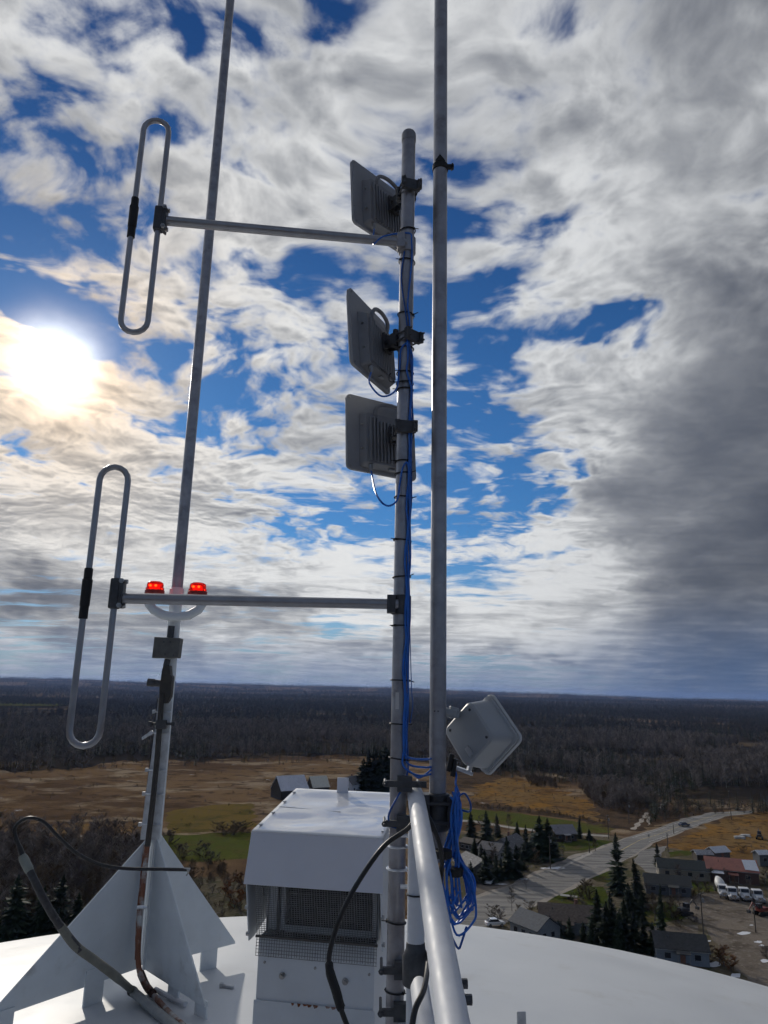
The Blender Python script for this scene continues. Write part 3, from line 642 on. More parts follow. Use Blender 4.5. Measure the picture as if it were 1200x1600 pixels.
# ------------------------------------------------------------------ roof vent with hood
def vent():
    fl, fr_ = at(393, 1298, 3.05), at(598, 1310, 2.96); bl = at(437, 1229, 3.72)
    uu = (fr_-fl); W = math.hypot(uu.x, uu.y); u = Vector((uu.x, uu.y, 0)).normalized(); v = Vector((-u.y, u.x, 0))
    zf = (fl.z+fr_.z)/2; D = .60; zbk = zf+.085; O = Vector((fl.x, fl.y, 0))
    base = O+u*W/2+v*D/2; zd = dome_z(base.x, base.y)
    root = thing('roof_vent', 'white hooded sheet-metal roof vent with wire screen in the centre foreground', 'vent', (base.x, base.y, zd))
    L = lambda x, y, z: O+u*x+v*y+Vector((0, 0, z))
    hz = zf-.185
    # dented top sheet
    nx, ny = 28, 24; V = []; Fc = []; r3 = random.Random(5)
    dents = [(.24, .25, .24, .15, -.008), (.70, .45, .22, .18, -.010), (.30, .76, .28, .14, -.008), (.80, .84, .22, .12, -.006), (.5, .12, .3, .10, .004)]
    def topz(s, t):
        z = zf+(zbk-zf)*t
        e = min(s, 1-s, t, 1-t); k = min(e/.08, 1)
        for (a, b, sa, sb, amp) in dents: z += k*amp*math.exp(-((s-a)/sa)**2-((t-b)/sb)**2)
        return z
    for i in range(ny+1):
        for j in range(nx+1): V.append(L(W*j/nx, D*i/ny, topz(j/nx, i/ny)))
    for i in range(ny):
        for j in range(nx): a = i*(nx+1)+j; Fc.append((a, a+1, a+nx+2, a+nx+1))
    mb = MB(); mb.add(V, Fc); hood = mb.build('hood_top', vent_paint, root, smooth=60)
    sol = hood.modifiers.new('thickness', 'SOLIDIFY'); sol.thickness = .004; sol.offset = -1
    # front flap, leaning out a little at its foot
    fz = .028; mb = MB(); mb.prism([L(0, 0, zf-.0045), L(W, 0, zf-.0045), L(W+.010, -fz, hz), L(-.010, -fz, hz)], v*.0035); mb.build('front_flap', M('vent_flap_enamel', (.70, .71, .77), .35, var=.04, scale=4), root, bevel=.001)
    # side sheets
    for (x, s_) in ((-.002, -1), (W-.002, 1)):
        mb = MB(); mb.prism([L(x, .004, zf-.006), L(x, D, zbk-.006), L(x, D, hz-.12), L(x, .10, hz-.215), L(x, .045, hz-.215), L(x, -fz*.8, hz-.002)], u*.004); mb.build('side_sheet', vent_dull, root)
        for k in range(2):
            mb = MB(); y0 = .012+k*.030; mb.cyl(L(x+.002-s_*.002, y0, hz-.09-k*.10), L(x+.002+s_*.010, y0, hz-.09-k*.10), .008, n=8); mb.build('side_bolt', bolt_steel, root)
    mb = MB(); mb.prism([L(0, D-.003, zbk-.006), L(W, D-.003, zbk-.006), L(W, D-.003, hz-.12), L(0, D-.003, hz-.12)], v*.003); mb.build('back_sheet', vent_dull, root)
    # folded seams and clips along the top edges
    for s_ in (0, 1):
        for t in (.12, .38, .64, .88):
            mb = MB(); mb.box(L(W*s_+(.012 if s_ == 0 else -.012), D*t, topz(.02 if s_ == 0 else .98, t)+.003), (.010, .022, .004), Matrix((u, v, Vector((0, 0, 1)))).transposed()); mb.build('edge_clip', vent_dull, hood)
    mb = MB(); mb.box(L(W*.415, D*.5, topz(.415, .5)), (.002, .002, .001)); 
    mb = MB(); mb.prism([L(0+.01, D*.52, topz(.02, .52)+.001), L(W*.55, D*.50, topz(.55, .50)+.001), L(W*.55, D*.507, topz(.55, .507)+.001), L(.01, D*.527, topz(.02, .527)+.001)], (0, 0, .0012)); mb.build('seam', vent_dull, hood)
    # upright tab at the back edge
    tx = W*.445; rt = Matrix((u, v, Vector((0, 0, 1)))).transposed()
    mb = MB(); mb.box(L(tx, D*.955, zbk+.022), (.052, .012, .075), rt); mb.build('lift_tab', M('vent_flap_enamel', (.70, .71, .77)), root, bevel=.002)
    # neck: four walls below the screen; opening with frame behind it
    nl, nr = .040, W-.030; nf = .050; zo = hz-.200
    mb = MB(); mb.prism([L(nl, nf, zd-.05), L(nr, nf, zd-.05), L(nr, nf, zo), L(nl, nf, zo)], v*.004); front = mb.build('neck_front', vent_dull, root)
    mb = MB(); mb.prism([L(nl-.006, nf-.006, zd-.05), L(nr+.006, nf-.006, zd-.05), L(nr+.006, nf-.006, zo-.212), L(nl-.006, nf-.006, zo-.212)], v*.005); mb.build('base_curb', vent_dull, root)
    for (x) in (nl, nr-.004):
        mb = MB(); mb.prism([L(x, nf+.005, zd-.08), L(x, D-.05, zd-.08), L(x, D-.05, zbk-.10), L(x, nf+.075, zf-.05), L(x, nf+.075, zo), L(x, nf+.005, zo)], u*.004); mb.build('neck_side', vent_dull, root)
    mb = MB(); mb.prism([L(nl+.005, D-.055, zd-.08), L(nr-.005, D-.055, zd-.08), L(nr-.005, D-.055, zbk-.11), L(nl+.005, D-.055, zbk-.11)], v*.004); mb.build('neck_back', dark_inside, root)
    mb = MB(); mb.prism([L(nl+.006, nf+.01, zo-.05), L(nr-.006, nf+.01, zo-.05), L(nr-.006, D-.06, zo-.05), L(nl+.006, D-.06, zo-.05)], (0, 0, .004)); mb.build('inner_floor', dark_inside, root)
    for (x0, x1) in ((nl+.008, nl+.040), (nl+.058, nl+.074), (nr-.026, nr-.008)):
        mb = MB(); mb.prism([L(x0, nf+.080, zo+.006), L(x1, nf+.080, zo+.006), L(x1, nf+.080, zf-.055), L(x0, nf+.080, zf-.055)], v*.012); mb.build('frame_upright', vent_dull, root)
    mb = MB(); mb.prism([L(nl+.076, nf+.078, zo+.002), L(nr-.028, nf+.078, zo+.002), L(nr-.028, nf+.078, zo+.024), L(nl+.076, nf+.078, zo+.024)], v*.012); mb.build('frame_sill', vent_dull, root)
    # wire screen: coarse hanging part on the neck and finer slanted part across the opening
    mb = MB(); r_ = .0011
    def wire(a, b): mb.tube([a, b], r_, 4, caps=False)
    z1 = zo+.004; z0 = zo-.062; nxw = 46
    yb = nf-.005; yt = -fz+.012
    for i in range(nxw+1):
        x = nl-.008+(nr-nl+.016)*i/nxw; jx = r3.uniform(-.0012, .0012)
        wire(L(x+jx, yb-.004, z0+r3.uniform(-.004, .004)), L(x, yb, z1)); wire(L(x, yb, z1), L(x+jx, yt, hz+.004))
    for i in range(7): z = z0+(z1-z0)*i/6; wire(L(nl-.010, yb-.004*(1-i/6), z), L(nr+.010, yb-.004*(1-i/6), z+r3.uniform(-.002, .002)))
    for i in range(1, 27):
        t = i/27; wire(L(nl-.008, yb+(yt-yb)*t, z1+(hz+.004-z1)*t), L(nr+.008, yb+(yt-yb)*t, z1+(hz+.004-z1)*t))
    ws = mb.build('wire_screen', wire_metal, root, smooth=0); ws['kind'] = 'stuff'
    mb = MB(); mb.tube([L(nl-.012, yb-.002, z1), L(nr+.012, yb-.002, z1)], .005, 8); mb.build('screen_rod', dark_inside, root)
    # inner louvre slats seen through the screen
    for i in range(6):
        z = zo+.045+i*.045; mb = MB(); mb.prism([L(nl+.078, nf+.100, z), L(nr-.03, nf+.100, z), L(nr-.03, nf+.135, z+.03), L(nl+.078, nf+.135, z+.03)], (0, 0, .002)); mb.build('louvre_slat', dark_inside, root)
    # bolts and rust on the neck
    for (fx, dz) in ((.22, .125), (.76, .125)):
        mb = MB(); p = L(nl+(nr-nl)*fx, nf, zo-dz); mb.cyl(p, p-v*.006, .012, n=12); mb.cyl(p-v*.006, p-v*.014, .007, n=6); mb.build('neck_bolt', bolt_steel, front)
    for (fx, dz) in ((.06, .085), (.50, .09), (.96, .095)):
        mb = MB(); p = L(nl+(nr-nl)*fx, nf, zo-dz); mb.cyl(p, p-v*.004, .005, n=8); mb.build('rivet', bolt_steel, front)
    for k in range(9):
        x = nl+.14+k*.022+r3.uniform(-.006, .006); h = r3.uniform(.004, .011); ww = r3.uniform(.008, .022)
        if k in (5,): continue
        mb = MB(); mb.prism([L(x, nf-.0068, zo-.210), L(x+ww, nf-.0068, zo-.211), L(x+ww*.8, nf-.0068, zo-.213-h*.6), L(x+ww*.3, nf-.0068, zo-.213-h)], v*-.0008); mb.build('rust_spot', rust, front)
vent()

# ------------------------------------------------------------------ black coax hanging in front
cx_ = thing('coaxial_cable', 'thick black cable drooping in front of the vent with a taped joint', 'cable', at(540, 1600, 2.3))
mb = MB(); mb.tube(curve_pts([at(655, 1262, 2.46), at(640, 1292, 2.34), at(600, 1322, 2.28), at(560, 1378, 2.25), at(533, 1430, 2.24), at(517, 1480, 2.24), at(514, 1510, 2.24), at(519, 1535, 2.24), at(532, 1575, 2.24), at(545, 1610, 2.24), at(566, 1670, 2.26)], 8), .0072, 12); mb.build('cable_jacket', black_rubber, cx_)
mb = MB(); mb.tube(curve_pts([at(514, 1502, 2.24), at(516, 1520, 2.24), at(525, 1548, 2.24), at(531, 1570, 2.24), at(535, 1578, 2.24)], 5), [.0072]+[.0115]*4+[.013]*8+[.0125]*3+[.0125]*3+[.0075]*2, 12); mb.build('taped_joint', black_tape, cx_)
cx2 = cable('coaxial_cable', [at(661, 1262, 2.45), at(676, 1290, 2.42), at(688, 1325, 2.44), at(690, 1360, 2.46), at(682, 1420, 2.46), at(672, 1480, 2.45), at(664, 1540, 2.10), at(648, 1580, 2.02), at(640, 1640, 2.0)], .0075, black_rubber, 'black cable slipping down behind the white railing to the dome')

# ================================================================== obstruction light mast on its finned foot
BX, BY = -1.392, 4.9
def bz(py):
    d = ray(262, py); return HC + d.z*BY/d.y
bzd = dome_z(BX, BY)
bm = thing('beacon_mast', 'thin tapering pole with two lit red beacons on a white finned pyramid foot', 'mast', (BX, BY, bzd))
mb = MB(); mb.tube([(BX, BY, bz(1315)), (BX, BY, bz(918))], .041, 20); mb.build('lower_pole', fin_paint, bm)
mb = MB(); mb.lathe((BX, BY, bz(932)), [(.042, 0), (.049, .003), (.049, .05), (.040, .055)], 20); mb.build('pole_collar', fin_paint, bm)
mb = MB(); mb.tube([(BX, BY, bz(919)), (BX, BY, HC+3.2), (BX, BY, HC+9.0)], [.0375, .0365, .030], 20); mb.build('upper_pole', pole_paint, bm)
# fins
apex_z = bz(1306)
tips = [(on_dome(-22, 1597, .10), .085), (on_dome(322, 1574, .06), .05), (on_dome(366, 1474, .12), .10), None]
A_t, B_t, C_t = [t[0] for t in tips[:3]]
D_t = Vector((2*BX-B_t.x-.25, 2*BY-B_t.y+.2, 0)); D_t.z = dome_z(D_t.x, D_t.y)+.1
for k, tip in enumerate((A_t, B_t, C_t, D_t)):
    h = Vector((tip.x-BX, tip.y-BY, 0)); d = h.normalized(); ln = h.length; nrm = d.cross(Vector((0, 0, 1)))
    r0 = Vector((BX, BY, 0))+d*.030; zi = bzd+.105
    cut = Vector((tip.x, tip.y, tip.z+.015))
    mb = MB(); mb.prism([r0+Vector((0, 0, apex_z)), r0+d*.012+Vector((0, 0, apex_z)), cut, Vector((tip.x, tip.y, tip.z)), r0+d*.05+Vector((0, 0, zi))+Vector((0, 0, 0)), r0+Vector((0, 0, zi-.0))], nrm*.010)
    fin = mb.build('fin', fin_paint, bm, bevel=.002)
    mb = MB(); wb = [r0+d*.004+nrm*.012+Vector((0, 0, zi+(apex_z-zi)*q/24+random.uniform(-.004, .004))) for q in range(25)]
    mb.tube(wb, [.007+random.uniform(0, .003) for _ in wb], 6); mb.build('weld_bead', fin_paint, fin)
    for fpos in ((.36, .92) if k == 0 else (.52, .93) if k == 1 else (.72,) if k == 2 else (.4, .9)):
        c = Vector((BX, BY, 0))+d*(ln*fpos); zb0 = dome_z(c.x, c.y)-.004; zt1 = zi+(tip.z-zi)*fpos+.10*(1-fpos)+.02
        mb = MB(); mb.prism([c-d*.065+Vector((0, 0, zb0)), c+d*.055+Vector((0, 0, zb0)), c+d*.055+Vector((0, 0, zt1)), c-d*.065+Vector((0, 0, zt1))], nrm*-.010); mb.build('foot', fin_paint, fin)
# galvanised channels clamped to the pole
def bpt(px, py, Y): return at(px, py, Y)
mb = MB(); mb.prism([bpt(219, 1312, 4.845), bpt(234, 1312, 4.845), bpt(255, 1094, 4.845), bpt(246, 1091, 4.845)], (0, .006, 0)); mb.prism([bpt(219, 1312, 4.845), bpt(246, 1091, 4.845), bpt(246, 1091, 4.90), bpt(219, 1312, 4.90)], (.006, 0, 0)); mb.build('galvanised_channel', pale_galv, bm)
mb = MB(); mb.prism([bpt(236, 1312, 4.84), bpt(249, 1312, 4.84), bpt(269, 1096, 4.84), bpt(258, 1096, 4.84)], (0, .006, 0)); mb.build('galvanised_channel', pale_galv, bm)
for py in (1288, 1240, 1203, 1145, 1112):
    t = (1312-py)/220; mb = MB(); xl, xr = 219+27*t, 248+20*t
    mb.tube([bpt(xl-2, py, 4.84), bpt(xr+2, py+1, 4.835)], .006, 8); mb.box(bpt(xl-3, py, 4.84), (.018, .018, .022)); mb.build('strap', galv_bright, bm)
mb = MB(); mb.tube([bpt(234, 1131, 4.82), bpt(273, 1131, 4.80)], .009, 8); mb.box(bpt(252, 1132, 4.80), (.06, .04, .055)); mb.box(bpt(235, 1131, 4.81), (.02, .03, .028)); mb.box(bpt(271, 1131, 4.80), (.022, .03, .026)); mb.build('conduit_clamp', dark_metal, bm, bevel=.003)
mb = MB(); mb.prism([bpt(221, 1152, 4.83), bpt(237, 1141, 4.83), bpt(240, 1145, 4.83), bpt(222, 1156, 4.83)], (0, .02, 0)); mb.build('bent_tab', galv_bright, bm)
# dark conduit from the junction box down the pole and along the fins
mb = MB(); mb.tube([bpt(253, 1085, 4.80), bpt(246, 1180, 4.80), bpt(239, 1250, 4.80), bpt(230.5, 1322, 4.80)], .0175, 12); mb.build('conduit', M('dark_conduit', (.06, .055, .05), .55, metal=.3, var=.3, scale=20), bm)
cpts = [bpt(230.5, 1320, 4.80), bpt(226, 1362, 4.78), bpt(221, 1410, 4.74), bpt(217, 1462, 4.70), bpt(216, 1500, 4.68), bpt(221, 1527, 4.62), on_dome(237, 1551, .03), on_dome(262, 1580, .03), on_dome(292, 1608, .03)]
mb = MB(); mb.tube(curve_pts(cpts, 8), .0155, 12); mb.build('painted_conduit', M('rust_stained_conduit', (.50, .50, .49), .6, var=.1, scale=8, col2=(.22, .085, .045), blo=.40, bhi=.56), bm)
mb = MB(); mb.tube([p+Vector((-.016, .004, 0)) for p in curve_pts(cpts[:5], 8)], [.010]*10+[.008]*12+[.006]*11, 6); mb.build('rust_run', rust, bm)
mb = MB(); mb.tube([bpt(214.5, 1418, 4.70), bpt(231, 1417, 4.70)], .011, 10); mb.build('pipe_strap', galv_bright, bm, bevel=.002)
mb = MB(); mb.tube(curve_pts([bpt(220, 1521, 4.64), on_dome(229, 1541, .035), on_dome(239, 1553, .035)], 5), .021, 10); mb.build('elbow_wrap', M('rusty_elbow', (.06, .035, .03), .8, var=.4, scale=30), bm)
# conduit body with side plug, junction box
mb = MB(); mb.prism([bpt(248, 1099, 4.80), bpt(261, 1099, 4.80), bpt(266, 1088, 4.80), bpt(269, 1057, 4.80), bpt(266, 1054, 4.80), bpt(265, 1040, 4.80), bpt(255, 1040, 4.80), bpt(253, 1046, 4.80), bpt(249, 1072, 4.80)], (0, .06, 0)); cbod = mb.build('conduit_body', M('dark_conduit', (.06, .055, .05)), bm, bevel=.004)
mb = MB(); mb.cyl(bpt(251, 1068, 4.83), bpt(241, 1067, 4.83), .022, n=12); mb.cyl(bpt(241, 1067, 4.83), bpt(231, 1066, 4.83), .026, n=10); mb.build('side_plug', dark_metal, cbod)
for (p0, p1, r_) in (((259, 1042), (262, 1030), .020), ((266, 996), (268, 978), .022)):
    mb = MB(); mb.tube([bpt(*p0, 4.82), bpt(*p1, 4.82)], r_, 12); mb.build('conduit_nipple', dark_metal, bm)
mb = MB(); mb.prism([bpt(237, 1028, 4.78), bpt(278, 1028, 4.78), bpt(282, 997, 4.78), bpt(241, 995, 4.78)], (0, .075, 0)); jb = mb.build('junction_box', M('weathered_box', (.13, .13, .125), .6, metal=.2, var=.3, scale=16), bm, bevel=.004)
for (px, py) in ((266, 1003), (271, 1024), (258, 1022), (256, 1003)):
    mb = MB(); mb.cyl(bpt(px, py, 4.781), bpt(px, py, 4.772), .006, n=8); mb.build('screw', dark_metal, jb)
# curved bracket and beacons
upts = [bpt(234, 932, 4.80), bpt(233, 944, 4.80), bpt(240, 953, 4.80), bpt(255, 961, 4.80), bpt(276, 964, 4.80), bpt(296, 961, 4.80), bpt(310, 953, 4.80), bpt(316, 944, 4.80), bpt(315, 932, 4.80)]
mb = MB(); mb.tube(upts, .030, 14); mb.build('curved_bracket', fin_paint, bm)
lens = bpy.data.materials.new('red_beacon_lens'); lens.use_nodes = True; t = lens.node_tree; t.nodes.clear(); g = NG(t)
o_ = g.n('ShaderNodeOutputMaterial'); tr = g.n('ShaderNodeBsdfTransparent'); tr.inputs[0].default_value = (1.0, .045, .02, 1)
gl = g.n('ShaderNodeBsdfGlossy'); gl.inputs['Roughness'].default_value = .12; em = g.n('ShaderNodeEmission'); em.inputs[0].default_value = (1, .03, .01, 1); em.inputs[1].default_value = .06
mx = g.n('ShaderNodeMixShader'); fz_ = g.n('ShaderNodeLayerWeight'); fz_.inputs[0].default_value = .25
t.links.new(fz_.outputs['Fresnel'], mx.inputs[0]); t.links.new(tr.outputs[0], mx.inputs[1]); t.links.new(gl.outputs[0], mx.inputs[2])
ad = g.n('ShaderNodeAddShader'); t.links.new(mx.outputs[0], ad.inputs[0]); t.links.new(em.outputs[0], ad.inputs[1]); t.links.new(ad.outputs[0], o_.inputs[0])
def emit(name, col, s):
    mt = bpy.data.materials.new(name); mt.use_nodes = True; b = mt.node_tree.nodes['Principled BSDF']
    b.inputs['Base Color'].default_value = col+(1,); b.inputs['Emission Color'].default_value = col+(1,); b.inputs['Emission Strength'].default_value = s; return mt
led_red, led_hot = emit('lit_led_ring', (1, .06, .02), .75), emit('lit_led_core', (1, .55, .12), 9.0)
for (px, py) in ((241.5, 926), (308.5, 928)):
    c = bpt(px, py, 4.80); c = Vector((c.x, c.y, c.z))
    mb = MB(); mb.lathe(c-Vector((0, 0, .012)), [(.040, 0), (.064, .006), (.064, .026), (.058, .030)], 24); fx = mb.build('beacon_base', M('beacon_base_red', (.32, .03, .025), .45), bm)
    mb = MB(); mb.lathe(c+Vector((0, 0, .018)), [(.060, 0), (.060, .012), (.055, .014), (.055, .034), (.050, .048), (.036, .056), (.012, .0585), (.001, .0587)], 24); mb.build('beacon_lens', lens, fx)
    mb = MB(); mb.cyl(c+Vector((0, 0, .019)), c+Vector((0, 0, .052)), .036, .028, n=16); mb.build('led_block', led_red, fx)
    for s_ in (-1, 1):
        mb = MB(); q = c+Vector((s_*.018-.004, -.034, .044)); mb.lathe(q-Vector((0, 0, .007)), [(.003, 0), (.008, .003), (.009, .007), (.008, .011), (.003, .014)], 10); mb.build('led_core', led_hot, fx)
# black flexible lead held out on a stiff hose, left
hose = thing('cable_hose', 'black hose with a thin cable arching from its end before the white fins', 'hose', on_dome(270, 1600))
H_ = [at(37, 1342, 3.9), at(52, 1372, 3.9), at(72, 1412, 3.92), at(95, 1448, 3.95), at(125, 1485, 4.0)]
mb = MB(); mb.tube(curve_pts(H_, 6), .0185, 14); mb.build('hose_end', M('scuffed_black_hose', (.035, .035, .04), .5, var=.6, scale=30, col2=(.18, .18, .18), blo=.6, bhi=.75), hose)
H2 = [at(95, 1448, 3.95), at(118, 1478, 3.99), at(150, 1502, 4.05), at(180, 1525, 4.1), on_dome(208, 1549, .05), on_dome(240, 1577, .03), on_dome(272, 1603, .02), on_dome(320, 1640, .02)]
mb = MB(); mb.tube(curve_pts(H2, 6), [.021]*20+[.019]*22+[.019], 14); mb.build('grey_sleeve', M('olive_grey_sleeve', (.16, .16, .135), .55, var=.3, scale=14), hose)
mb = MB(); mb.tube(curve_pts([on_dome(207, 1549, .052), on_dome(240, 1577, .032), on_dome(272, 1603, .022), on_dome(318, 1640, .022)], 6), .0245, 14); mb.build('pale_sleeve', grey_conduit, hose)
mb = MB(); mb.tube([at(34, 1336, 3.9), at(37, 1342, 3.9), at(45, 1358, 3.9), at(47, 1362, 3.9)], [.017, .0225, .0225, .019], 14); mb.build('hose_ferrule', M('pale_ferrule', (.20, .22, .20), .5, var=.3), hose)
W_ = [at(38, 1345, 3.9), at(31, 1325, 3.9), at(23, 1303, 3.9), at(27, 1288, 3.9), at(45, 1278, 3.9), at(68, 1284, 3.92), at(92, 1308, 3.95), at(120, 1333, 4.0), at(155, 1350, 4.05), at(195, 1357, 4.1), at(245, 1358, 4.15), at(292, 1359, 4.2)]
mb = MB(); P_ = curve_pts(W_, 7); mb.tube(P_, [.013]*8+[.010]*12+[.0085]*(len(P_)-20), 12); mb.build('thin_cable', black_rubber, hose)
mb = MB(); mb.cyl(at(286, 1358.5, 4.195), at(297, 1359, 4.205), .009, n=10); mb.tube(curve_pts([at(292, 1359, 4.2), at(294, 1364, 4.2), at(291, 1368, 4.2)], 4), .004, 6); mb.build('connector', bolt_steel, hose)
mb = MB(); mb.tube([on_dome(205, 1548, .052), on_dome(209, 1550, .052)], .0265, 12); mb.build('clamp_ring', black_tape, hose)
# pale pipe lying on the dome beside it and small odds and ends
cable('conduit_pipe', [on_dome(243, 1546, .02), on_dome(262, 1556, .02), on_dome(290, 1569, .02)], .014, white_pipe_paint, 'short white pipe stub lying behind the fin foot', 'pipe')
bt = thing('loose_bracket', 'small grey metal bracket lying on the white dome', 'bracket', on_dome(353, 1543))
mb = MB(); a_, b_ = on_dome(346, 1540, .012), on_dome(363, 1543, .008); mb.tube([a_, b_], .010, 8); mb.box(a_, (.02, .03, .03)); mb.box(b_, (.02, .03, .022)); mb.build('bracket_body', galv, bt, bevel=.003)
lugp = on_dome(815, 1612)
lg = thing('roof_lug', 'small grey lifting lug standing on the dome at the right foot', 'lug', lugp)
mb = MB(); rt = Euler((0, 0, R(8))).to_matrix(); mb.box(lugp+Vector((0, 0, .045)), (.050, .012, .10), rt); mb.build('lug_plate', galv, lg, bevel=.003)
mb = MB(); mb.box(lugp+Vector((0, .0, .004)), (.075, .045, .014), rt); mb.build('lug_weld', white_paint, lg, bevel=.003)

# ================================================================== terrain
def sstep(a, b, x):
    t = min(max((x-a)/(b-a), 0.), 1.); return t*t*(3-2*t)
def hill_amp(az):
    a = math.degrees(az)
    base = 66-50*sstep(-2, 22, a)-14*sstep(-26, -45, a)
    return base + 16*math.exp(-((a+24)/4.5)**2) + 6*math.exp(-((a+5)/3)**2) + 3*math.sin(a*1.1) + 2*math.sin(a*2.7+1)
def T(x, y):
    r = math.hypot(x, y); az = math.atan2(x, y)
    if r < 520: return 0.0
    und = sstep(520, 2500, r)*(4*math.sin(x*.0031+1)+4*math.sin(y*.0027+x*.0012)+2.5*math.sin(x*.008+y*.005))
    return und*(.6+.4*sstep(2000, 6000, r)) + hill_amp(az)*sstep(4200, 9600, r) - 90*sstep(9800, 15000, r)

def ground_mat(name, cols, sc_=(.012, .05, .35), snow=0., seed=0., rough=.95, stretch=(1, 1, 1)):
    """patchy natural ground: cols = four colours from large patches to tufts"""
    mt = bpy.data.materials.new(name); mt.use_nodes = True; t = mt.node_tree; g = NG(t); b = t.nodes['Principled BSDF']
    p = g.vm('ADD', g.vm('MULTIPLY', g.n('ShaderNodeTexCoord').outputs['Object'], stretch), (seed*37., seed*11., 0))
    n1, n2, n3 = (g.noise(p, s, 8, .62, dist=.4) for s in sc_)
    c = g.mix(g.step(n1, .40, .58), cols[0], cols[1]); c = g.mix(g.step(n2, .50, .62), c, cols[2]); c = g.mix(g.step(n3, .50, .66), c, cols[3])
    f4 = g.noise(p, 1.6, 5, .7); c = g.mix(1.0, c, g.mix(f4, (.55,)*3, (1.45,)*3), 'MULTIPLY')
    if snow:
        sn = g.noise(g.vm('ADD', p, (300, 40, 0)), .055, 9, .66); c = g.mix(g.step(sn, 1-snow-.0, 1-snow+.04), c, (.55, .55, .56))
    t.links.new(c, b.inputs['Base Color']); b.inputs['Roughness'].default_value = rough; b.inputs['Specular IOR Level'].default_value = 0.0
    bn = g.n('ShaderNodeBump'); bn.inputs['Strength'].default_value = .6; bn.inputs['Distance'].default_value = .35
    t.links.new(g.noise(p, .9, 6, .7), bn.inputs['Height']); t.links.new(bn.outputs[0], b.inputs['Normal'])
    return mt
meadow_mat = ground_mat('meadow', [(.105, .068, .043), (.19, .125, .072), (.29, .225, .155), (.072, .050, .034)], (.014, .03, .11), snow=.345, stretch=(.8, 1, 1))
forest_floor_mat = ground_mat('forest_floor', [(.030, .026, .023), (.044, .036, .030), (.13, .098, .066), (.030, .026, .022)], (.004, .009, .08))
green_mat = ground_mat('green_pasture', [(.085, .10, .028), (.12, .125, .036), (.11, .088, .038), (.075, .08, .025)], seed=2)
gold_mat = ground_mat('yellow_pasture', [(.14, .108, .036), (.17, .12, .042), (.10, .085, .032), (.16, .11, .05)], seed=3)
lawn_mat = ground_mat('village_lawn', [(.065, .085, .022), (.085, .10, .028), (.10, .085, .04), (.055, .065, .02)], (.03, .12, .6), seed=4)
orange_mat = ground_mat('dry_orange_grass', [(.13, .075, .034), (.22, .14, .062), (.26, .14, .042), (.07, .045, .027)], (.02, .07, .3), seed=5)
dark_brush_mat = ground_mat('dark_brush_ground', [(.07, .05, .036), (.10, .068, .045), (.045, .036, .028), (.12, .085, .055)], (.03, .1, .4), seed=6)
yard_mat = ground_mat('dirt_yard', [(.17, .145, .12), (.21, .18, .15), (.12, .10, .08), (.24, .21, .18)], (.04, .12, .7), seed=7, snow=.24)
village_mat = ground_mat('village_ground', [(.11, .097, .066), (.14, .117, .08), (.085, .085, .045), (.19, .165, .13)], (.03, .11, .5), seed=8, snow=.26)

def polar_sheet(name, mat, r_of_az, r1, dz, az0, az1, na, nr, kind='structure', full=False):
    V = []; Fc = []
    for i in range(nr+1):
        for j in range(na+1):
            az = az0+(az1-az0)*j/na; r0 = r_of_az(az); r = r0*(r1/r0)**(i/nr) if r0 > 0 else r1*(i/nr)**2
            x, y = r*math.sin(az), r*math.cos(az); V.append((x, y, T(x, y)+dz))
    for i in range(nr):
        for j in range(na): a = i*(na+1)+j; Fc.append((a, a+na+1, a+na+2, a+1))
    me = bpy.data.meshes.new(name); me.from_pydata(V, [], Fc); me.update(); me.shade_smooth(); me.materials.append(mat)
    o = bpy.data.objects.new(name, me); COL.objects.link(o); o['kind'] = kind; return o
def flipcheck(o):
    if o.data.polygons[len(o.data.polygons)//2].normal.z < 0: o.data.flip_normals()
flipcheck(polar_sheet('ground', meadow_mat, lambda a: 2.0, 15000, 0., -math.pi, math.pi, 240, 70))
_edge = sorted((azel(px, 1100)[0], ground(px, py).xy.length) for px, py in ((-300, 1196), (0, 1204), (100, 1204), (160, 1195), (230, 1187), (300, 1190), (400, 1184), (520, 1180), (620, 1183), (720, 1203), (870, 1213), (940, 1222), (1000, 1236), (1080, 1258), (1140, 1258), (1200, 1262), (1500, 1275)))
def forest_edge(az):
    if az <= _edge[0][0]: return _edge[0][1]
    for (a, r), (b, s) in zip(_edge, _edge[1:]):
        if az <= b: return r+(s-r)*(az-a)/(b-a)
    return _edge[-1][1]
flipcheck(polar_sheet('forest_floor', forest_floor_mat, lambda a: forest_edge(a)+8*math.sin(a*90)+5*math.sin(a*230), 14800, .06, -math.pi, math.pi, 720, 60))

def sheet(name, poly, z, mat, jit=1.5, step_=4.0, seed=1, kind='structure'):
    """flat patch with a ragged rim; poly = picture places on the plain"""
    rr = random.Random(seed); P = [ground(px, py) for px, py in poly]; out = []
    for i in range(len(P)):
        a, b = P[i], P[(i+1) % len(P)]; n = max(int((b-a).length/step_), 1)
        d = (b-a).normalized() if (b-a).length > 0 else Vector((1, 0, 0)); nr = Vector((-d.y, d.x, 0))
        for k in range(n): out.append(a.lerp(b, k/n)+nr*(rr.uniform(-jit, jit)))
    c = sum(out, Vector((0, 0, 0)))/len(out)
    bm_ = bmesh.new(); vs2 = [bm_.verts.new((p.x-c.x, p.y-c.y, 0)) for p in out]; f = bm_.faces.new(vs2)
    if f.normal.z < 0: f.normal_flip()
    bm_.normal_update()
    bmesh.ops.triangulate(bm_, faces=bm_.faces[:]); me = bpy.data.meshes.new(name); bm_.to_mesh(me); bm_.free()
    for p_ in me.polygons:
        pass
    me.update()
    if sum(p_.normal.z*p_.area for p_ in me.polygons) < 0: me.flip_normals()
    me.materials.append(mat); o = bpy.data.objects.new(name, me); COL.objects.link(o); o.location = (c.x, c.y, z); o['kind'] = kind; return o
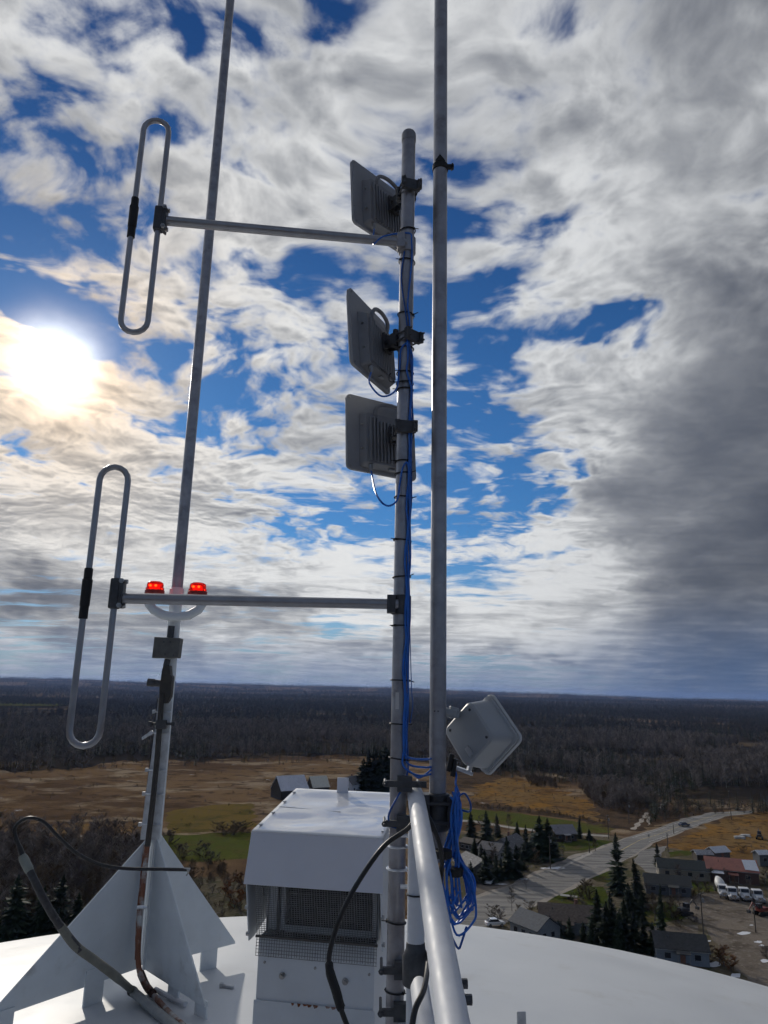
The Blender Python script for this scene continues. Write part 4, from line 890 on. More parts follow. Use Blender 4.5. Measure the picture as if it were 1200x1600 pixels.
sheet('pasture', [(262, 1268), (330, 1258), (395, 1255), (400, 1292), (330, 1300), (258, 1303)], .02, gold_mat, seed=1)
sheet('pasture', [(250, 1306), (330, 1302), (400, 1300), (392, 1340), (300, 1349), (240, 1342)], .025, green_mat, seed=2)
sheet('village_ground', [(690, 1300), (830, 1302), (960, 1306), (1010, 1322), (1080, 1330), (1230, 1350), (1300, 1700), (700, 1700)], .02, village_mat, jit=1, seed=3)
sheet('green_strip', [(690, 1258), (735, 1263), (800, 1270), (880, 1280), (960, 1292), (955, 1302), (870, 1299), (800, 1291), (735, 1281), (690, 1278)], .025, green_mat, seed=4)
sheet('footpath', [(690, 1279), (740, 1282), (800, 1292), (870, 1300), (952, 1305), (952, 1308), (870, 1303), (800, 1295), (740, 1285), (690, 1282)], .03, M('pale_gravel', (.30, .28, .25), .95, var=.15, scale=.4), jit=.3, seed=5)
sheet('dry_grass_patch', [(745, 1222), (800, 1214), (870, 1232), (915, 1250), (960, 1275), (940, 1288), (860, 1272), (790, 1258), (735, 1245)], .02, orange_mat, jit=5, seed=6)
sheet('dry_grass_patch', [(1040, 1318), (1100, 1290), (1180, 1270), (1290, 1272), (1290, 1350), (1180, 1345), (1100, 1338)], .025, orange_mat, jit=3, seed=7)
sheet('dry_grass_patch', [(20, 1300), (120, 1285), (230, 1292), (240, 1305), (120, 1305), (20, 1312)], .02, orange_mat, jit=5, seed=8)
sheet('brush_ground', [(690, 1205), (760, 1200), (860, 1214), (930, 1226), (900, 1226), (800, 1212), (720, 1235), (690, 1255)], .021, dark_brush_mat, jit=5, seed=9)
sheet('brush_ground', [(730, 1262), (800, 1268), (880, 1278), (940, 1290), (940, 1286), (880, 1272), (800, 1262), (735, 1255)], .03, dark_brush_mat, jit=2, seed=10)
sheet('brush_ground', [(915, 1250), (980, 1240), (1060, 1262), (1150, 1262), (1100, 1272), (1030, 1287), (985, 1300), (945, 1292)], .026, dark_brush_mat, jit=3, seed=11)
sheet('thicket_ground', [(-200, 1330), (0, 1312), (150, 1305), (245, 1318), (260, 1360), (400, 1380), (420, 1700), (-300, 1700)], .02, village_mat, jit=5, seed=12)
# lawns of the village
for k, poly in enumerate(([(868, 1318), (905, 1312), (955, 1314), (948, 1322), (918, 1328), (880, 1330)], [(858, 1346), (905, 1337), (900, 1346), (868, 1356)], [(846, 1362), (880, 1356), (858, 1372), (838, 1374)],
        [(850, 1408), (905, 1383), (945, 1386), (960, 1420), (905, 1418)], [(925, 1372), (950, 1360), (962, 1362), (962, 1380), (935, 1378)], [(1075, 1380), (1105, 1378), (1120, 1392), (1085, 1398)], [(980, 1415), (1050, 1410), (1080, 1432), (1000, 1450)], [(1045, 1332), (1090, 1328), (1080, 1336), (1050, 1340)])):
    sheet('lawn', poly, .045+.001*k, lawn_mat, jit=.8, step_=3, seed=20+k)
sheet('dirt_yard', [(1055, 1402), (1105, 1396), (1230, 1404), (1290, 1600), (1190, 1570), (1130, 1480), (1090, 1440), (1060, 1420)], .04, yard_mat, jit=1, seed=31)
sheet('dirt_lane', [(862, 1412), (950, 1420), (1040, 1446), (1090, 1446), (1090, 1460), (1020, 1458), (930, 1436), (850, 1420)], .041, yard_mat, jit=.6, seed=32)
sheet('driveway', [(845, 1358), (890, 1352), (868, 1372), (845, 1382), (805, 1385), (812, 1372)], .043, yard_mat, jit=.5, seed=33)
sheet('driveway', [(735, 1378), (790, 1374), (800, 1390), (735, 1402)], .044, yard_mat, jit=.5, seed=34)
# the road: left and right edges meet pairwise
road_mat = bpy.data.materials.new('worn_asphalt'); road_mat.use_nodes = True
def _road():
    t = road_mat.node_tree; g = NG(t); b = t.nodes['Principled BSDF']; p = g.n('ShaderNodeTexCoord').outputs['Object']
    q = g.n('ShaderNodeMapping'); t.links.new(p, q.inputs[0]); q.inputs['Rotation'].default_value = (0, 0, R(-58)); q.inputs['Scale'].default_value = (.05, .55, 1)
    n1 = g.noise(q.outputs[0], 1.0, 8, .65); n2 = g.noise(p, .12, 8, .6)
    c = g.mix(g.step(n1, .36, .62), (.105, .102, .10), (.23, .22, .205)); c = g.mix(g.step(n2, .52, .72), c, (.27, .25, .225))
    t.links.new(c, b.inputs['Base Color']); b.inputs['Roughness'].default_value = .9
_road()
gravel = M('gravel_shoulder', (.28, .25, .215), .95, var=.2, scale=.25)
EL = [(640, 1446), (735, 1408), (800, 1384), (838, 1366), (895, 1341), (950, 1322), (984, 1308), (1020, 1298), (1066, 1281), (1115, 1270), (1175, 1266.5)]
ER = [(690, 1482), (780, 1440), (820, 1419), (850, 1405), (931, 1366), (990, 1336), (1017, 1317), (1040, 1309), (1078, 1294), (1130, 1275.5), (1175, 1270.5)]
def strip(name, A, B, z, mat, seed=1, kind='structure', jit=.25): return sheet(name, A+B[::-1], z, mat, jit=jit, step_=5, seed=seed, kind=kind)
mixp = lambda a, b, t: [(p[0]+(q[0]-p[0])*t, p[1]+(q[1]-p[1])*t) for p, q in zip(a, b)]
strip('road_shoulder', mixp(EL, ER, -.10), mixp(EL, ER, 1.10), .050, gravel, 1, jit=.7)
strip('road', EL, ER, .056, road_mat, 2)
cl_, cr_ = mixp(EL, ER, .485), mixp(EL, ER, .515)
strip('centre_line', cl_[5:], cr_[5:], .062, M('faded_yellow_paint', (.42, .34, .14), .8, var=.3, scale=.5), jit=.02)
for s_ in (.12, .88): strip('edge_line', mixp(EL, ER, s_-.01)[6:], mixp(EL, ER, s_+.01)[6:], .062, M('faded_white_paint', (.5, .5, .48), .8, var=.3, scale=.5), jit=.02)
sheet('side_road', [(1000, 1330), (1040, 1322), (1030, 1345), (1035, 1370), (1010, 1362), (990, 1345)], .054, road_mat, jit=.4, seed=36)
sheet('pavement', [(898, 1343), (918, 1334), (924, 1331), (926, 1334), (905, 1344), (870, 1362), (862, 1364)], .10, M('pale_concrete', (.34, .32, .29), .9, var=.15, scale=.4), jit=.2, seed=37)
snow_mat = M('old_snow', (.72, .74, .78), .7, var=.06, scale=.4)
for k, (px, py, sx, sy) in enumerate(((868, 1357, 14, 2.2), (818, 1374, 9, 1.6), (782, 1382, 10, 1.2), (850, 1357, 6, 1.2), (1163, 1459, 13, 2.6), (1185, 1472, 6, 2), (1195, 1502, 8, 3), (1115, 1508, 14, 5), (1150, 1525, 10, 5), (1106, 1471, 6, 1.6), (912, 1338, 3, 1), (805, 1344, 4, 2), (1190, 1478, 5, 1.5), (1174, 1446, 4, 1), (6, 1332, 10, 2.5), (4, 1412, 6, 2.5), (40, 1458, 7, 3), (30, 1466, 4, 2))):
    rr = random.Random(k); pts = [(px+sx*math.cos(a)*rr.uniform(.6, 1.2), py+sy*math.sin(a)*rr.uniform(.5, 1.2)) for a in [i*math.pi/5 for i in range(10)]]
    sheet('snow_patch', pts, .085, snow_mat, jit=.1, step_=2, seed=k)
for k, pts in enumerate(([(985, 1296), (1000, 1281), (1008, 1270), (1013, 1270), (1005, 1283), (992, 1297)], [(1028, 1262), (1042, 1250), (1046, 1251), (1034, 1264)], [(1008, 1272), (1013, 1271), (1018, 1288), (1012, 1290)])):
    sheet('sandy_cut', pts, .07, M('pale_sand', (.34, .30, .25), .95, var=.3, scale=.3), jit=.6, step_=3, seed=40+k)
sheet('far_field', [(-40, 1098), (60, 1099), (112, 1101), (90, 1104), (20, 1104), (-40, 1103)], 1.5, green_mat, jit=8, step_=40, seed=50)

# ================================================================== plants
bark = M('grey_bark', (.10, .085, .075), .9, var=.3, scale=3)
twig = M('bare_twigs', (.115, .095, .085), .9, var=.25, scale=.5, rand=.35)
twig_brown = M('brown_twigs', (.125, .092, .058), .9, var=.3, scale=.5, rand=.3)
twig_rust = M('rusty_leaves', (.19, .085, .03), .85, var=.35, scale=.8, rand=.3)
needle = M('dark_needles', (.028, .042, .024), .8, var=.35, scale=1.2, rand=.35, spec=.3)
spruce_bark = M('spruce_bark', (.06, .045, .035), .95, var=.3, scale=4)

def mesh_tri(name, V, Fc, mat):
    me = bpy.data.meshes.new(name); me.from_pydata([tuple(v) for v in V], [], Fc); me.update(); me.materials.append(mat); return me
def spruce_meshes(seed, levels, nb, sub, h=10.0, rad=1.75, low=.06):
    rr = random.Random(seed); V = []; Fc = []; lean = Vector((rr.uniform(-.25, .25), rr.uniform(-.25, .25), 0)); fat = [rr.uniform(.72, 1.2) for _ in range(6)]
    for i in range(levels):
        t = i/(levels-1); z = h*(low+(1-low)*t**.95); R0 = rad*((1-t)**.8)*rr.uniform(.62, 1.18)+.08
        if rr.random() < .10: R0 *= .45
        for b in range(nb):
            if rr.random() < .14: continue
            a = 2*math.pi*(b+rr.random())/nb; ln = R0*rr.uniform(.5, 1.25)*fat[int(a/(2*math.pi)*6) % 6]; dr = ln*rr.uniform(.10, .55)*(1-.6*t)
            for s in range(sub):
                aa = a+(s-(sub-1)/2)*.42*rr.uniform(.5, 1.4); l2 = ln*(1 if s == (sub-1)//2 else rr.uniform(.55, .9)); wd = max(.07, .17*l2*rr.uniform(.7, 1.4))
                o = Vector((math.sin(aa), math.cos(aa), 0)); sd = Vector((o.y, -o.x, 0)); ax = lean*t*t
                r0 = ax+o*(.05*l2)+Vector((0, 0, z)); mid = ax+o*(l2*.5)+Vector((0, 0, z-dr*.30+rr.uniform(-.12, .12))); tp_ = ax+o*l2+Vector((0, 0, z-dr+rr.uniform(-.08, .2)))
                k = len(V); V += [r0, mid+sd*wd-Vector((0, 0, wd*.7)), tp_, mid-sd*wd-Vector((0, 0, wd*.7))]; Fc += [(k, k+1, k+2), (k, k+2, k+3)]
    k = len(V); V += [lean+Vector(p) for p in ((.06, 0, h*.93), (-.04, .05, h*.93), (-.04, -.05, h*.93), (0, 0, h*1.03))]; Fc += [(k, k+1, k+3), (k+1, k+2, k+3), (k+2, k, k+3)]
    mb = MB(); mb.tube([(0, 0, -.3), lean*.25+Vector((0, 0, h*.5)), lean+Vector((0, 0, h*.97))], [.17, .10, .02], 7)
    return mb, V, Fc
def bare_meshes(seed, h=9.0, limbs=14, twigs=160, spread=.34, tw=.05, tl=(.7, 1.9), stems=1, lean=.12, t0=.22):
    rr = random.Random(seed); mb = MB(); V = []; Fc = []
    for st in range(stems):
        bx, by = (rr.uniform(-.5, .5), rr.uniform(-.5, .5)) if stems > 1 else (0, 0)
        lx, ly = rr.uniform(-lean, lean)*h, rr.uniform(-lean, lean)*h
        tr = [Vector((bx, by, -.3)), Vector((bx+lx*.2+rr.uniform(-.1, .1), by+ly*.2, h*.3)), Vector((bx+lx*.6, by+ly*.6+rr.uniform(-.15, .15), h*.65)), Vector((bx+lx, by+ly, h))]
        mb.tube(tr, [.14*h/9, .10*h/9, .06*h/9, .012], 6)
        tp_ = curve_pts(tr, 6)
        for i in range(limbs//stems):
            t = rr.uniform(t0, .95); p = tp_[min(int(t*(len(tp_)-1)), len(tp_)-1)]; a = rr.uniform(0, 2*math.pi); L_ = h*spread*(1.15-t)*rr.uniform(.6, 1.2)
            d = Vector((math.sin(a), math.cos(a), rr.uniform(.5, 1.3))).normalized(); e = p+d*L_; m_ = p+d*L_*.5+Vector((0, 0, -.03*L_))
            mb.tube([p, m_, e], [.045*h/9*(1.2-t), .03*h/9*(1.2-t), .006], 4, caps=False)
            for j in range(twigs//limbs):
                q = p.lerp(e, rr.uniform(.2, 1.05)); a2 = a+rr.uniform(-1.3, 1.3); d2 = Vector((math.sin(a2)*.8, math.cos(a2)*.8, rr.uniform(.3, 1.4))).normalized(); l3 = rr.uniform(*tl)*h/9
                sd = d2.cross(Vector((rr.uniform(-1, 1), rr.uniform(-1, 1), .2))).normalized()*tw*rr.uniform(.6, 1.3)
                k = len(V); V += [q-sd*.5, q+sd*.5, q+d2*l3]; Fc.append((k, k+1, k+2))
    return mb, V, Fc
class Kind:
    def __init__(s, name, mb, V, Fc, bark_m, crown_m, h):
        s.h = h; s.trunk = mb.mesh('trunk', smooth=60); s.trunk.materials.append(bark_m); s.crown = mesh_tri('crown', V, Fc, crown_m); s.name = name
        s.w = max(max(abs(v[0]), abs(v[1])) for v in V)
    def place(s, loc, h, label, group, rz=None, wide=1.0, cat='tree'):
        o = thing(s.name, label, cat, loc, group); k = h/s.h; wide *= 1.15 if s.name == 'spruce_tree' else 1.0; o.scale = (k*wide, k*wide*random.uniform(.85, 1.1), k); o.rotation_euler.z = random.uniform(0, 6.28) if rz is None else rz
        for nm, me in (('trunk', s.trunk), ('crown', s.crown)):
            c = bpy.data.objects.new(nm, me); COL.objects.link(c); c.parent = o
        return o
    def joined(s, nm):
        """one mesh with both parts, for the mass of the wood"""
        V = [tuple(v.co) for v in s.trunk.vertices]; F0 = [tuple(p.vertices) for p in s.trunk.polygons]; k = len(V)
        V += [tuple(v.co) for v in s.crown.vertices]; F1 = [tuple(i+k for i in p.vertices) for p in s.crown.polygons]
        me = bpy.data.meshes.new(nm); me.from_pydata(V, [], F0+F1); me.materials.append(s.trunk.materials[0]); me.materials.append(s.crown.materials[0])
        me.polygons.foreach_set('material_index', [0]*len(F0)+[1]*len(F1)); me.update(); return bpy.data.objects.new(nm, me)
SP = [Kind('spruce_tree', *spruce_meshes(s, 44, 13, 3, rad=r_), spruce_bark, needle, 10) for s, r_ in ((1, 2.4), (2, 2.1), (3, 2.8), (4, 1.6), (5, 2.5), (6, 2.2))]
BT = [Kind('bare_tree', *bare_meshes(s, limbs=26, twigs=700, tw=.045), bark, twig, 9) for s in (11, 12, 13)]
BB = [Kind('brown_tree', *bare_meshes(s, limbs=26, twigs=900, tw=.07, stems=2), bark, twig_brown, 9) for s in (14, 15)]
SH = [Kind('shrub', *bare_meshes(s, h=3.0, limbs=36, twigs=1800, spread=.5, tw=.035, tl=(.8, 2.0), stems=5, lean=.35, t0=.03), bark, m_, 3) for s, m_ in ((21, twig_brown), (22, twig_rust), (23, twig))]

def pole_like(px, base_py, top_py):
    b = ground(px, base_py); return b, max(top_height(b, px, top_py), 1.5)
def plant(kind, px, by, ty, label, group=None, wide=1.0, cat='tree'):
    b, h = pole_like(px, by, ty); return kind.place(b, h, label, group, wide=wide, cat=cat)
gs = 'spruces of the village'
plant(SP[0], 967, 1398, 1303, 'tallest and fullest dark spruce, standing alone beside the road junction', gs, 1.0)
plant(SP[1], 996, 1418, 1343, 'dark spruce just right of the tallest spruce by the junction', gs, 1.2)
for px, by, ty, w_ in ((937, 1474, 1391, 'leftmost'), (957, 1478, 1396, 'middle'), (977, 1480, 1404, 'rightmost')): plant(SP[random.choice((0, 1, 2, 4, 5))], px, by, ty, w_+' of three close tall spruces rising from the dome rim', gs, 1.15)
plant(SP[1], 1006, 1486, 1425, 'lower dark spruce at the dome rim, right of the three close spruces', gs, 1.15)
plant(SP[3], 1037, 1490, 1382, 'thin gappy spruce in front of the grey-walled cottage at the dome rim', gs, .8)
for px, by, ty in ((873, 1462, 1437), (890, 1467, 1433)): plant(SP[2], px, by, ty, 'small bushy spruce at the dome rim beside the brown-roofed house', gs, 1.3)
plant(SP[0], 1029, 1354, 1318, 'small spruce at the near end of the long dark house', gs, 1.2)
for px, by, ty, w_ in ((735, 1312, 1268, 'leftmost'), (760, 1314, 1267, 'middle'), (777, 1308, 1271, 'rightmost')): plant(SP[random.choice((0, 1, 2, 4, 5))], px, by, ty, w_+' spruce of the back row against the green strip', gs, 1.2)
plant(SP[2], 808, 1304, 1283, 'short spruce behind the grey house roof', gs, 1.3)
for px, by, ty in ((822, 1343, 1290), (843, 1344, 1275), (858, 1344, 1279)): plant(SP[random.choice((0, 1, 2, 4, 5))], px, by, ty, 'spruce in the tight clump in front of the log house', gs, 1.35)
for px, by, ty in ((793, 1372, 1307), (808, 1372, 1320), (775, 1376, 1334), (758, 1380, 1328)): plant(SP[random.choice((0, 1, 2, 4, 5))], px, by, ty, 'dense dark spruce behind the parked white car', gs, 1.35)
plant(SP[1], 906, 1310, 1275, 'slim spruce standing between the log house and the road', gs, 1.15)
plant(SP[2], 921, 1313, 1295, 'small round spruce next to the slim roadside spruce', gs, 1.7)
for px, ty in ((566, 1185), (574, 1172), (583, 1168), (592, 1172), (600, 1166), (608, 1174)): plant(SP[random.choice((0, 1, 2, 4, 5))], px, 1240, ty, 'spruce in the dark windbreak beside the white farmhouse', 'windbreak spruces', 1.5)
for px, by, ty in ((88, 1462, 1368), (60, 1466, 1385), (18, 1470, 1368), (-20, 1470, 1375), (118, 1456, 1395)): plant(SP[random.choice((0, 1, 2, 4, 5))], px, by, ty, 'dark spruce among bare trees at the lower left dome rim', 'spruces at the lower left', 1.35)
plant(BT[0], 800, 1424, 1386, 'bare grey tree between the road and the dome rim', 'bare village trees', 1.1)
for px, by, ty in ((775, 1310, 1280), (795, 1300, 1272), (1040, 1432, 1398)): plant(BT[random.randrange(3)], px, by, ty, 'small leafless tree in a village garden', 'bare village trees', 1.2)
for px, by, ty, k in ((770, 1432, 1414, 0), (920, 1404, 1376, 0), (908, 1402, 1384, 0), (1128, 1508, 1478, 1), (1140, 1518, 1492, 1), (1110, 1496, 1474, 0), (1118, 1330, 1322, 2), (1160, 1332, 1320, 0), (1052, 1434, 1408, 0), (1030, 1428, 1410, 2), (828, 1424, 1408, 0), (1198, 1496, 1478, 2), (780, 1436, 1420, 2)):
    plant(SH[k], px, by, ty, ('rust-leaved bush on the dome rim by the dirt yard' if k == 1 else 'brown leafless garden bush in the village' if k == 0 else 'grey twiggy bush in the village'), 'village bushes', 1.3, 'bush')
r6 = random.Random(12)
for px, by, ty, w_ in ((742, 1336, 1308, 1.2), (752, 1350, 1318, 1.1), (832, 1336, 1296, 1.2), (868, 1338, 1300, 1.0), (850, 1342, 1298, 1.3), (766, 1366, 1336, 1.3), (783, 1374, 1340, 1.2), (815, 1360, 1330, 1.2), (736, 1380, 1346, 1.3)):
    plant(SP[r6.choice((0, 1, 2, 4, 5))], px, by, ty, 'spruce hemming in the grey houses at the left of the village', gs, w_)
for px, by, ty, w_ in ((985, 1440, 1380, 1.2), (1003, 1444, 1392, 1.1), (948, 1482, 1408, 1.3), (968, 1486, 1420, 1.3), (992, 1488, 1418, 1.2), (1022, 1492, 1440, 1.2), (912, 1474, 1440, 1.3), (925, 1478, 1428, 1.1)):
    plant(SP[r6.choice((0, 1, 2, 4, 5))], px, by, ty, 'ragged spruce in the dark belt rising over the dome rim', gs, w_)
for px, by, ty in ((838, 1470, 1440), (858, 1462, 1430), (1050, 1500, 1462), (1080, 1496, 1460), (1092, 1400, 1366), (1060, 1384, 1350), (770, 1352, 1318), (1135, 1384, 1356), (900, 1440, 1408), (812, 1440, 1412), (1012, 1420, 1380), (1022, 1440, 1396), (1062, 1426, 1396), (1000, 1400, 1366), (822, 1390, 1366), (838, 1356, 1326), (752, 1300, 1272), (880, 1342, 1318), (930, 1330, 1310), (1085, 1412, 1390), (960, 1448, 1412), (1112, 1378, 1356), (1170, 1392, 1366), (1196, 1384, 1356), (1150, 1395, 1370)):
    plant((BT+BB)[r6.randrange(5)], px, by, ty, 'thin leafless tree '+('near the grey houses left of the road' if px < 900 and by < 1400 else 'beside the rim-side houses below the road' if px < 900 else 'on the lawns between the road and the dark houses' if px < 1066 else 'near the workshop and truck row'), 'bare village trees', 1.2)
for i in range(26):
    px, py = r6.choice(((745, 1345), (800, 1352), (870, 1336), (905, 1410), (1000, 1425), (1030, 1412), (1090, 1392), (1060, 1440), (1110, 1366), (1165, 1385), (850, 1440), (1120, 1500), (940, 1455))); px += r6.uniform(-26, 26); py += r6.uniform(-9, 9)
    plant(SH[r6.choice((0, 0, 2))], px, py, py-r6.uniform(7, 15), 'low scrubby bush '+('by the grey houses left of the road' if px < 890 else 'on the near lawn right of the road' if px < 1050 else 'around the dark houses and the workshop' if py < 1430 else 'at the dirt yard near the dome rim'), 'village bushes', 1.4, 'bush')
# wood at the lower left: bare and brown trees one can tell apart
r4 = random.Random(9)
for i in range(60):
    py = 1326+135*(i/59); px = r4.uniform(-40, 235 if py < 1400 else 150); b = ground(px, py)
    k = (BT+BB)[r4.randrange(5)]
    k.place(b, r4.uniform(6, 11.0), ('leafless tree along the field side of the grove left of the finned foot' if i < 20 else 'leafless tree in the middle of the grove left of the finned foot' if i < 40 else 'leafless tree on the dome side of the grove, low at the left'), 'grove at the lower left', wide=r4.uniform(.9, 1.4))
for px, py, ty, k in ((354, 1402, 1376, 1), (368, 1420, 1392, 1), (340, 1300, 1284, 0), (360, 1302, 1288, 0), (372, 1300, 1282, 0), (318, 1340, 1316, 2), (300, 1372, 1352, 0), (280, 1340, 1318, 2), (345, 1365, 1345, 0), (265, 1318, 1296, 2), (350, 1304, 1290, 0), (366, 1305, 1288, 0), (382, 1302, 1284, 0), (330, 1350, 1330, 2), (378, 1388, 1362, 1)):
    plant(SH[k], px, py, ty, 'orange-brown bush by the vent hood at left' if k == 1 else 'brown hedgerow bush on the pasture left of the vent' if k == 0 else 'grey hedgerow bush on the pasture left of the vent', 'hedgerow bushes', 1.5, 'bush')

# mass of the wood: points carrying a kind, a size and a turn; one object for each wood
def scatter(name, label, cat, pts, kinds, protos):
    me = bpy.data.meshes.new(name); me.from_pydata([p[:3] for p in pts], [], []); me.update()
    for an, typ, vals in (('kind_index', 'INT', [p[3] for p in pts]), ('size', 'FLOAT_VECTOR', None), ('turn', 'FLOAT_VECTOR', None)):
        at_ = me.attributes.new(an, typ, 'POINT')
        if an == 'kind_index': at_.data.foreach_set('value', vals)
        elif an == 'size': at_.data.foreach_set('vector', [c for p in pts for c in (p[4]*p[5], p[4]*p[5], p[4])])
        else: at_.data.foreach_set('vector', [c for p in pts for c in (0, 0, p[6])])
    o = bpy.data.objects.new(name, me); COL.objects.link(o); o['kind'] = 'stuff'; o['label'] = label; o['category'] = cat
    ng = bpy.data.node_groups.new(name, 'GeometryNodeTree'); ng.interface.new_socket('Geometry', in_out='INPUT', socket_type='NodeSocketGeometry'); ng.interface.new_socket('Geometry', in_out='OUTPUT', socket_type='NodeSocketGeometry')
    gi, go, jn = ng.nodes.new('NodeGroupInput'), ng.nodes.new('NodeGroupOutput'), ng.nodes.new('GeometryNodeJoinGeometry')
    def attr(nm, dt): n = ng.nodes.new('GeometryNodeInputNamedAttribute'); n.data_type = dt; n.inputs['Name'].default_value = nm; return n.outputs[0]
    ki, sz, tn = attr('kind_index', 'INT'), attr('size', 'FLOAT_VECTOR'), attr('turn', 'FLOAT_VECTOR')
    er = ng.nodes.new('FunctionNodeEulerToRotation'); ng.links.new(tn, er.inputs[0])
    for i, pr in enumerate(protos):
        oi = ng.nodes.new('GeometryNodeObjectInfo'); oi.inputs['Object'].default_value = pr; oi.inputs['As Instance'].default_value = True
        cp = ng.nodes.new('FunctionNodeCompare'); cp.data_type = 'INT'; cp.operation = 'EQUAL'; ng.links.new(ki, cp.inputs[2]); cp.inputs[3].default_value = i
        ip = ng.nodes.new('GeometryNodeInstanceOnPoints'); ng.links.new(gi.outputs[0], ip.inputs['Points']); ng.links.new(cp.outputs[0], ip.inputs['Selection']); ng.links.new(oi.outputs['Geometry'], ip.inputs['Instance'])
        ng.links.new(er.outputs[0], ip.inputs['Rotation']); ng.links.new(sz, ip.inputs['Scale']); ng.links.new(ip.outputs[0], jn.inputs[0])
    ng.links.new(jn.outputs[0], go.inputs[0]); md = o.modifiers.new('scatter', 'NODES'); md.node_group = ng; return o
twig_far = M('far_twigs', (.20, .17, .15), .9, var=.3, scale=.3, rand=.45)
twig_deep = M('deep_wood_twigs', (.078, .068, .064), .9, var=.3, scale=.3, rand=.4)
def wood_kinds(tm): return [Kind('w', *bare_meshes(s, limbs=18, twigs=270, tw=.085, tl=(.9, 2.4), spread=.30), tm, tm, 9).joined('bare_wood_tree') for s in (31, 32, 33)] \
       + [Kind('w', *spruce_meshes(s, 15, 7, 1, rad=1.7), spruce_bark, needle, 10).joined('spruce_wood_tree') for s in (34, 35)] \
       + [Kind('w', *bare_meshes(36, h=3.0, limbs=24, twigs=360, spread=.5, tw=.06, stems=4, lean=.3, t0=.03), bark, twig_brown, 3).joined('wood_shrub')]
protos, far_protos = wood_kinds(twig_far), wood_kinds(twig_deep)
from mathutils import noise as mnoise
def clump(x, y, s=.006, o=0): return mnoise.noise(Vector((x*s+o, y*s, o*3.1)))
def clearing(x, y):
    r = math.hypot(x, y); az = math.atan2(x, y)
    if 1350 < r < 1750 and az < azel(112, 1100)[0]: return True
    return False
near_pts, mid_pts, far_pts = [], [], []
r5 = random.Random(4); AZ0, AZ1 = R(-40), R(40)
def ring(n, r_in, r_out, size, out, con=.24):
    for i in range(n):
        az = r5.uniform(AZ0, AZ1); e = forest_edge(az); a = max(r_in, e); 
        if a >= r_out: continue
        # even over the area of the whole ring
        r = math.sqrt(r_in**2+(r_out**2-r_in**2)*r5.random())
        if r < e+r5.uniform(0, 14): continue
        x, y = r*math.sin(az), r*math.cos(az)
        if clearing(x, y) or (r < 1800 and clump(x, y, .009, 3) > (.17 if az > R(8) else .30)): continue
        v = clump(x, y)+.5*clump(x, y, .02, 5)+.35*sstep(R(12), R(24), az)*sstep(900, 500, r)
        spr = r5.random() < (con if v < .12 else .72)
        if abs(clump(x, y, .0035, 9)) < .015 and r > 700: continue
        k = 3+r5.randrange(2) if spr else r5.randrange(3)
        s = size*r5.uniform(.7, 1.25)*(.95 if not spr else .95)
        out.append((x, y, T(x, y), k, s, r5.uniform(.9, 1.35), r5.uniform(0, 6.28)))
ring(26000, 320, 1000, 1.1, near_pts, .16); ring(42000, 1000, 2600, 1.25, mid_pts, .30); ring(36000, 2600, 6000, 1.7, far_pts, .35); ring(9000, 6000, 9900, 2.3, far_pts, .4)
scatter('woodland', 'grey leafless wood with dark conifers beyond the brown fields', 'woodland', near_pts, 6, protos)
scatter('far_woodland', 'darker distance of the wood below the horizon', 'woodland', mid_pts+far_pts, 6, far_protos)
# brush on the fields and undergrowth of the grove
br = []
def brush(poly, n, s0, s1, ks=(5,), seed=1):
    rr = random.Random(seed); P = [ground(*p) for p in poly]; xs = [p.x for p in P]; ys = [p.y for p in P]; c = 0
    while c < n:
        x, y = rr.uniform(min(xs), max(xs)), rr.uniform(min(ys), max(ys)); ins = False
        for i in range(len(P)):
            a, b = P[i], P[i-1]
            if (a.y > y) != (b.y > y) and x < (b.x-a.x)*(y-a.y)/(b.y-a.y)+a.x: ins = not ins
        c += 1
        if ins: br.append((x, y, 0., rr.choice(ks), rr.uniform(s0, s1), rr.uniform(.9, 1.5), rr.uniform(0, 6.28)))
brush([(905, 1232), (960, 1228), (1010, 1240), (1025, 1262), (985, 1272), (930, 1262)], 900, .5, 1.0, (5, 5, 5, 0), 1)
brush([(820, 1214), (870, 1218), (870, 1232), (825, 1228)], 300, .4, .8, seed=2)
brush([(1020, 1240), (1100, 1255), (1200, 1262), (1230, 1272), (1120, 1272), (1040, 1285), (990, 1290)], 500, .4, 1.0, (5, 5, 5, 3), 3)
brush([(730, 1262), (880, 1276), (945, 1290), (950, 1286), (880, 1270), (735, 1256)], 500, .25, .5, seed=4)
brush([(700, 1196), (860, 1210), (1000, 1232), (1080, 1252), (1080, 1262), (1000, 1244), (860, 1222), (700, 1206)], 700, .4, .9, (5, 5, 3, 4, 1), 5)
brush([(0, 1206), (230, 1190), (520, 1184), (620, 1188), (520, 1194), (230, 1198), (0, 1212)], 500, .3, .8, (5, 5, 5, 3, 4), 6)
brush([(0, 1215), (600, 1200), (600, 1255), (260, 1300), (0, 1300)], 160, .2, .5, seed=7)
brush([(720, 1205), (900, 1230), (960, 1290), (730, 1260)], 120, .2, .4, seed=8)
brush([(1060, 1320), (1200, 1275), (1240, 1345), (1100, 1335)], 50, .15, .35, seed=9)
scatter('field_brush', 'low brown brush scattered over the fields', 'brush', br, 6, protos); br = []
brush([(-120, 1322), (150, 1308), (240, 1320), (255, 1345), (200, 1420), (140, 1470), (-150, 1480)], 1500, .4, 1.1, (5, 5, 5, 0, 1), 10)
brush([(240, 1345), (330, 1350), (400, 1378), (400, 1450), (240, 1450)], 300, .3, .7, (5,), 11)
scatter('grove_undergrowth', 'tangled brown undergrowth of the grove at the lower left', 'undergrowth', br, 6, protos)

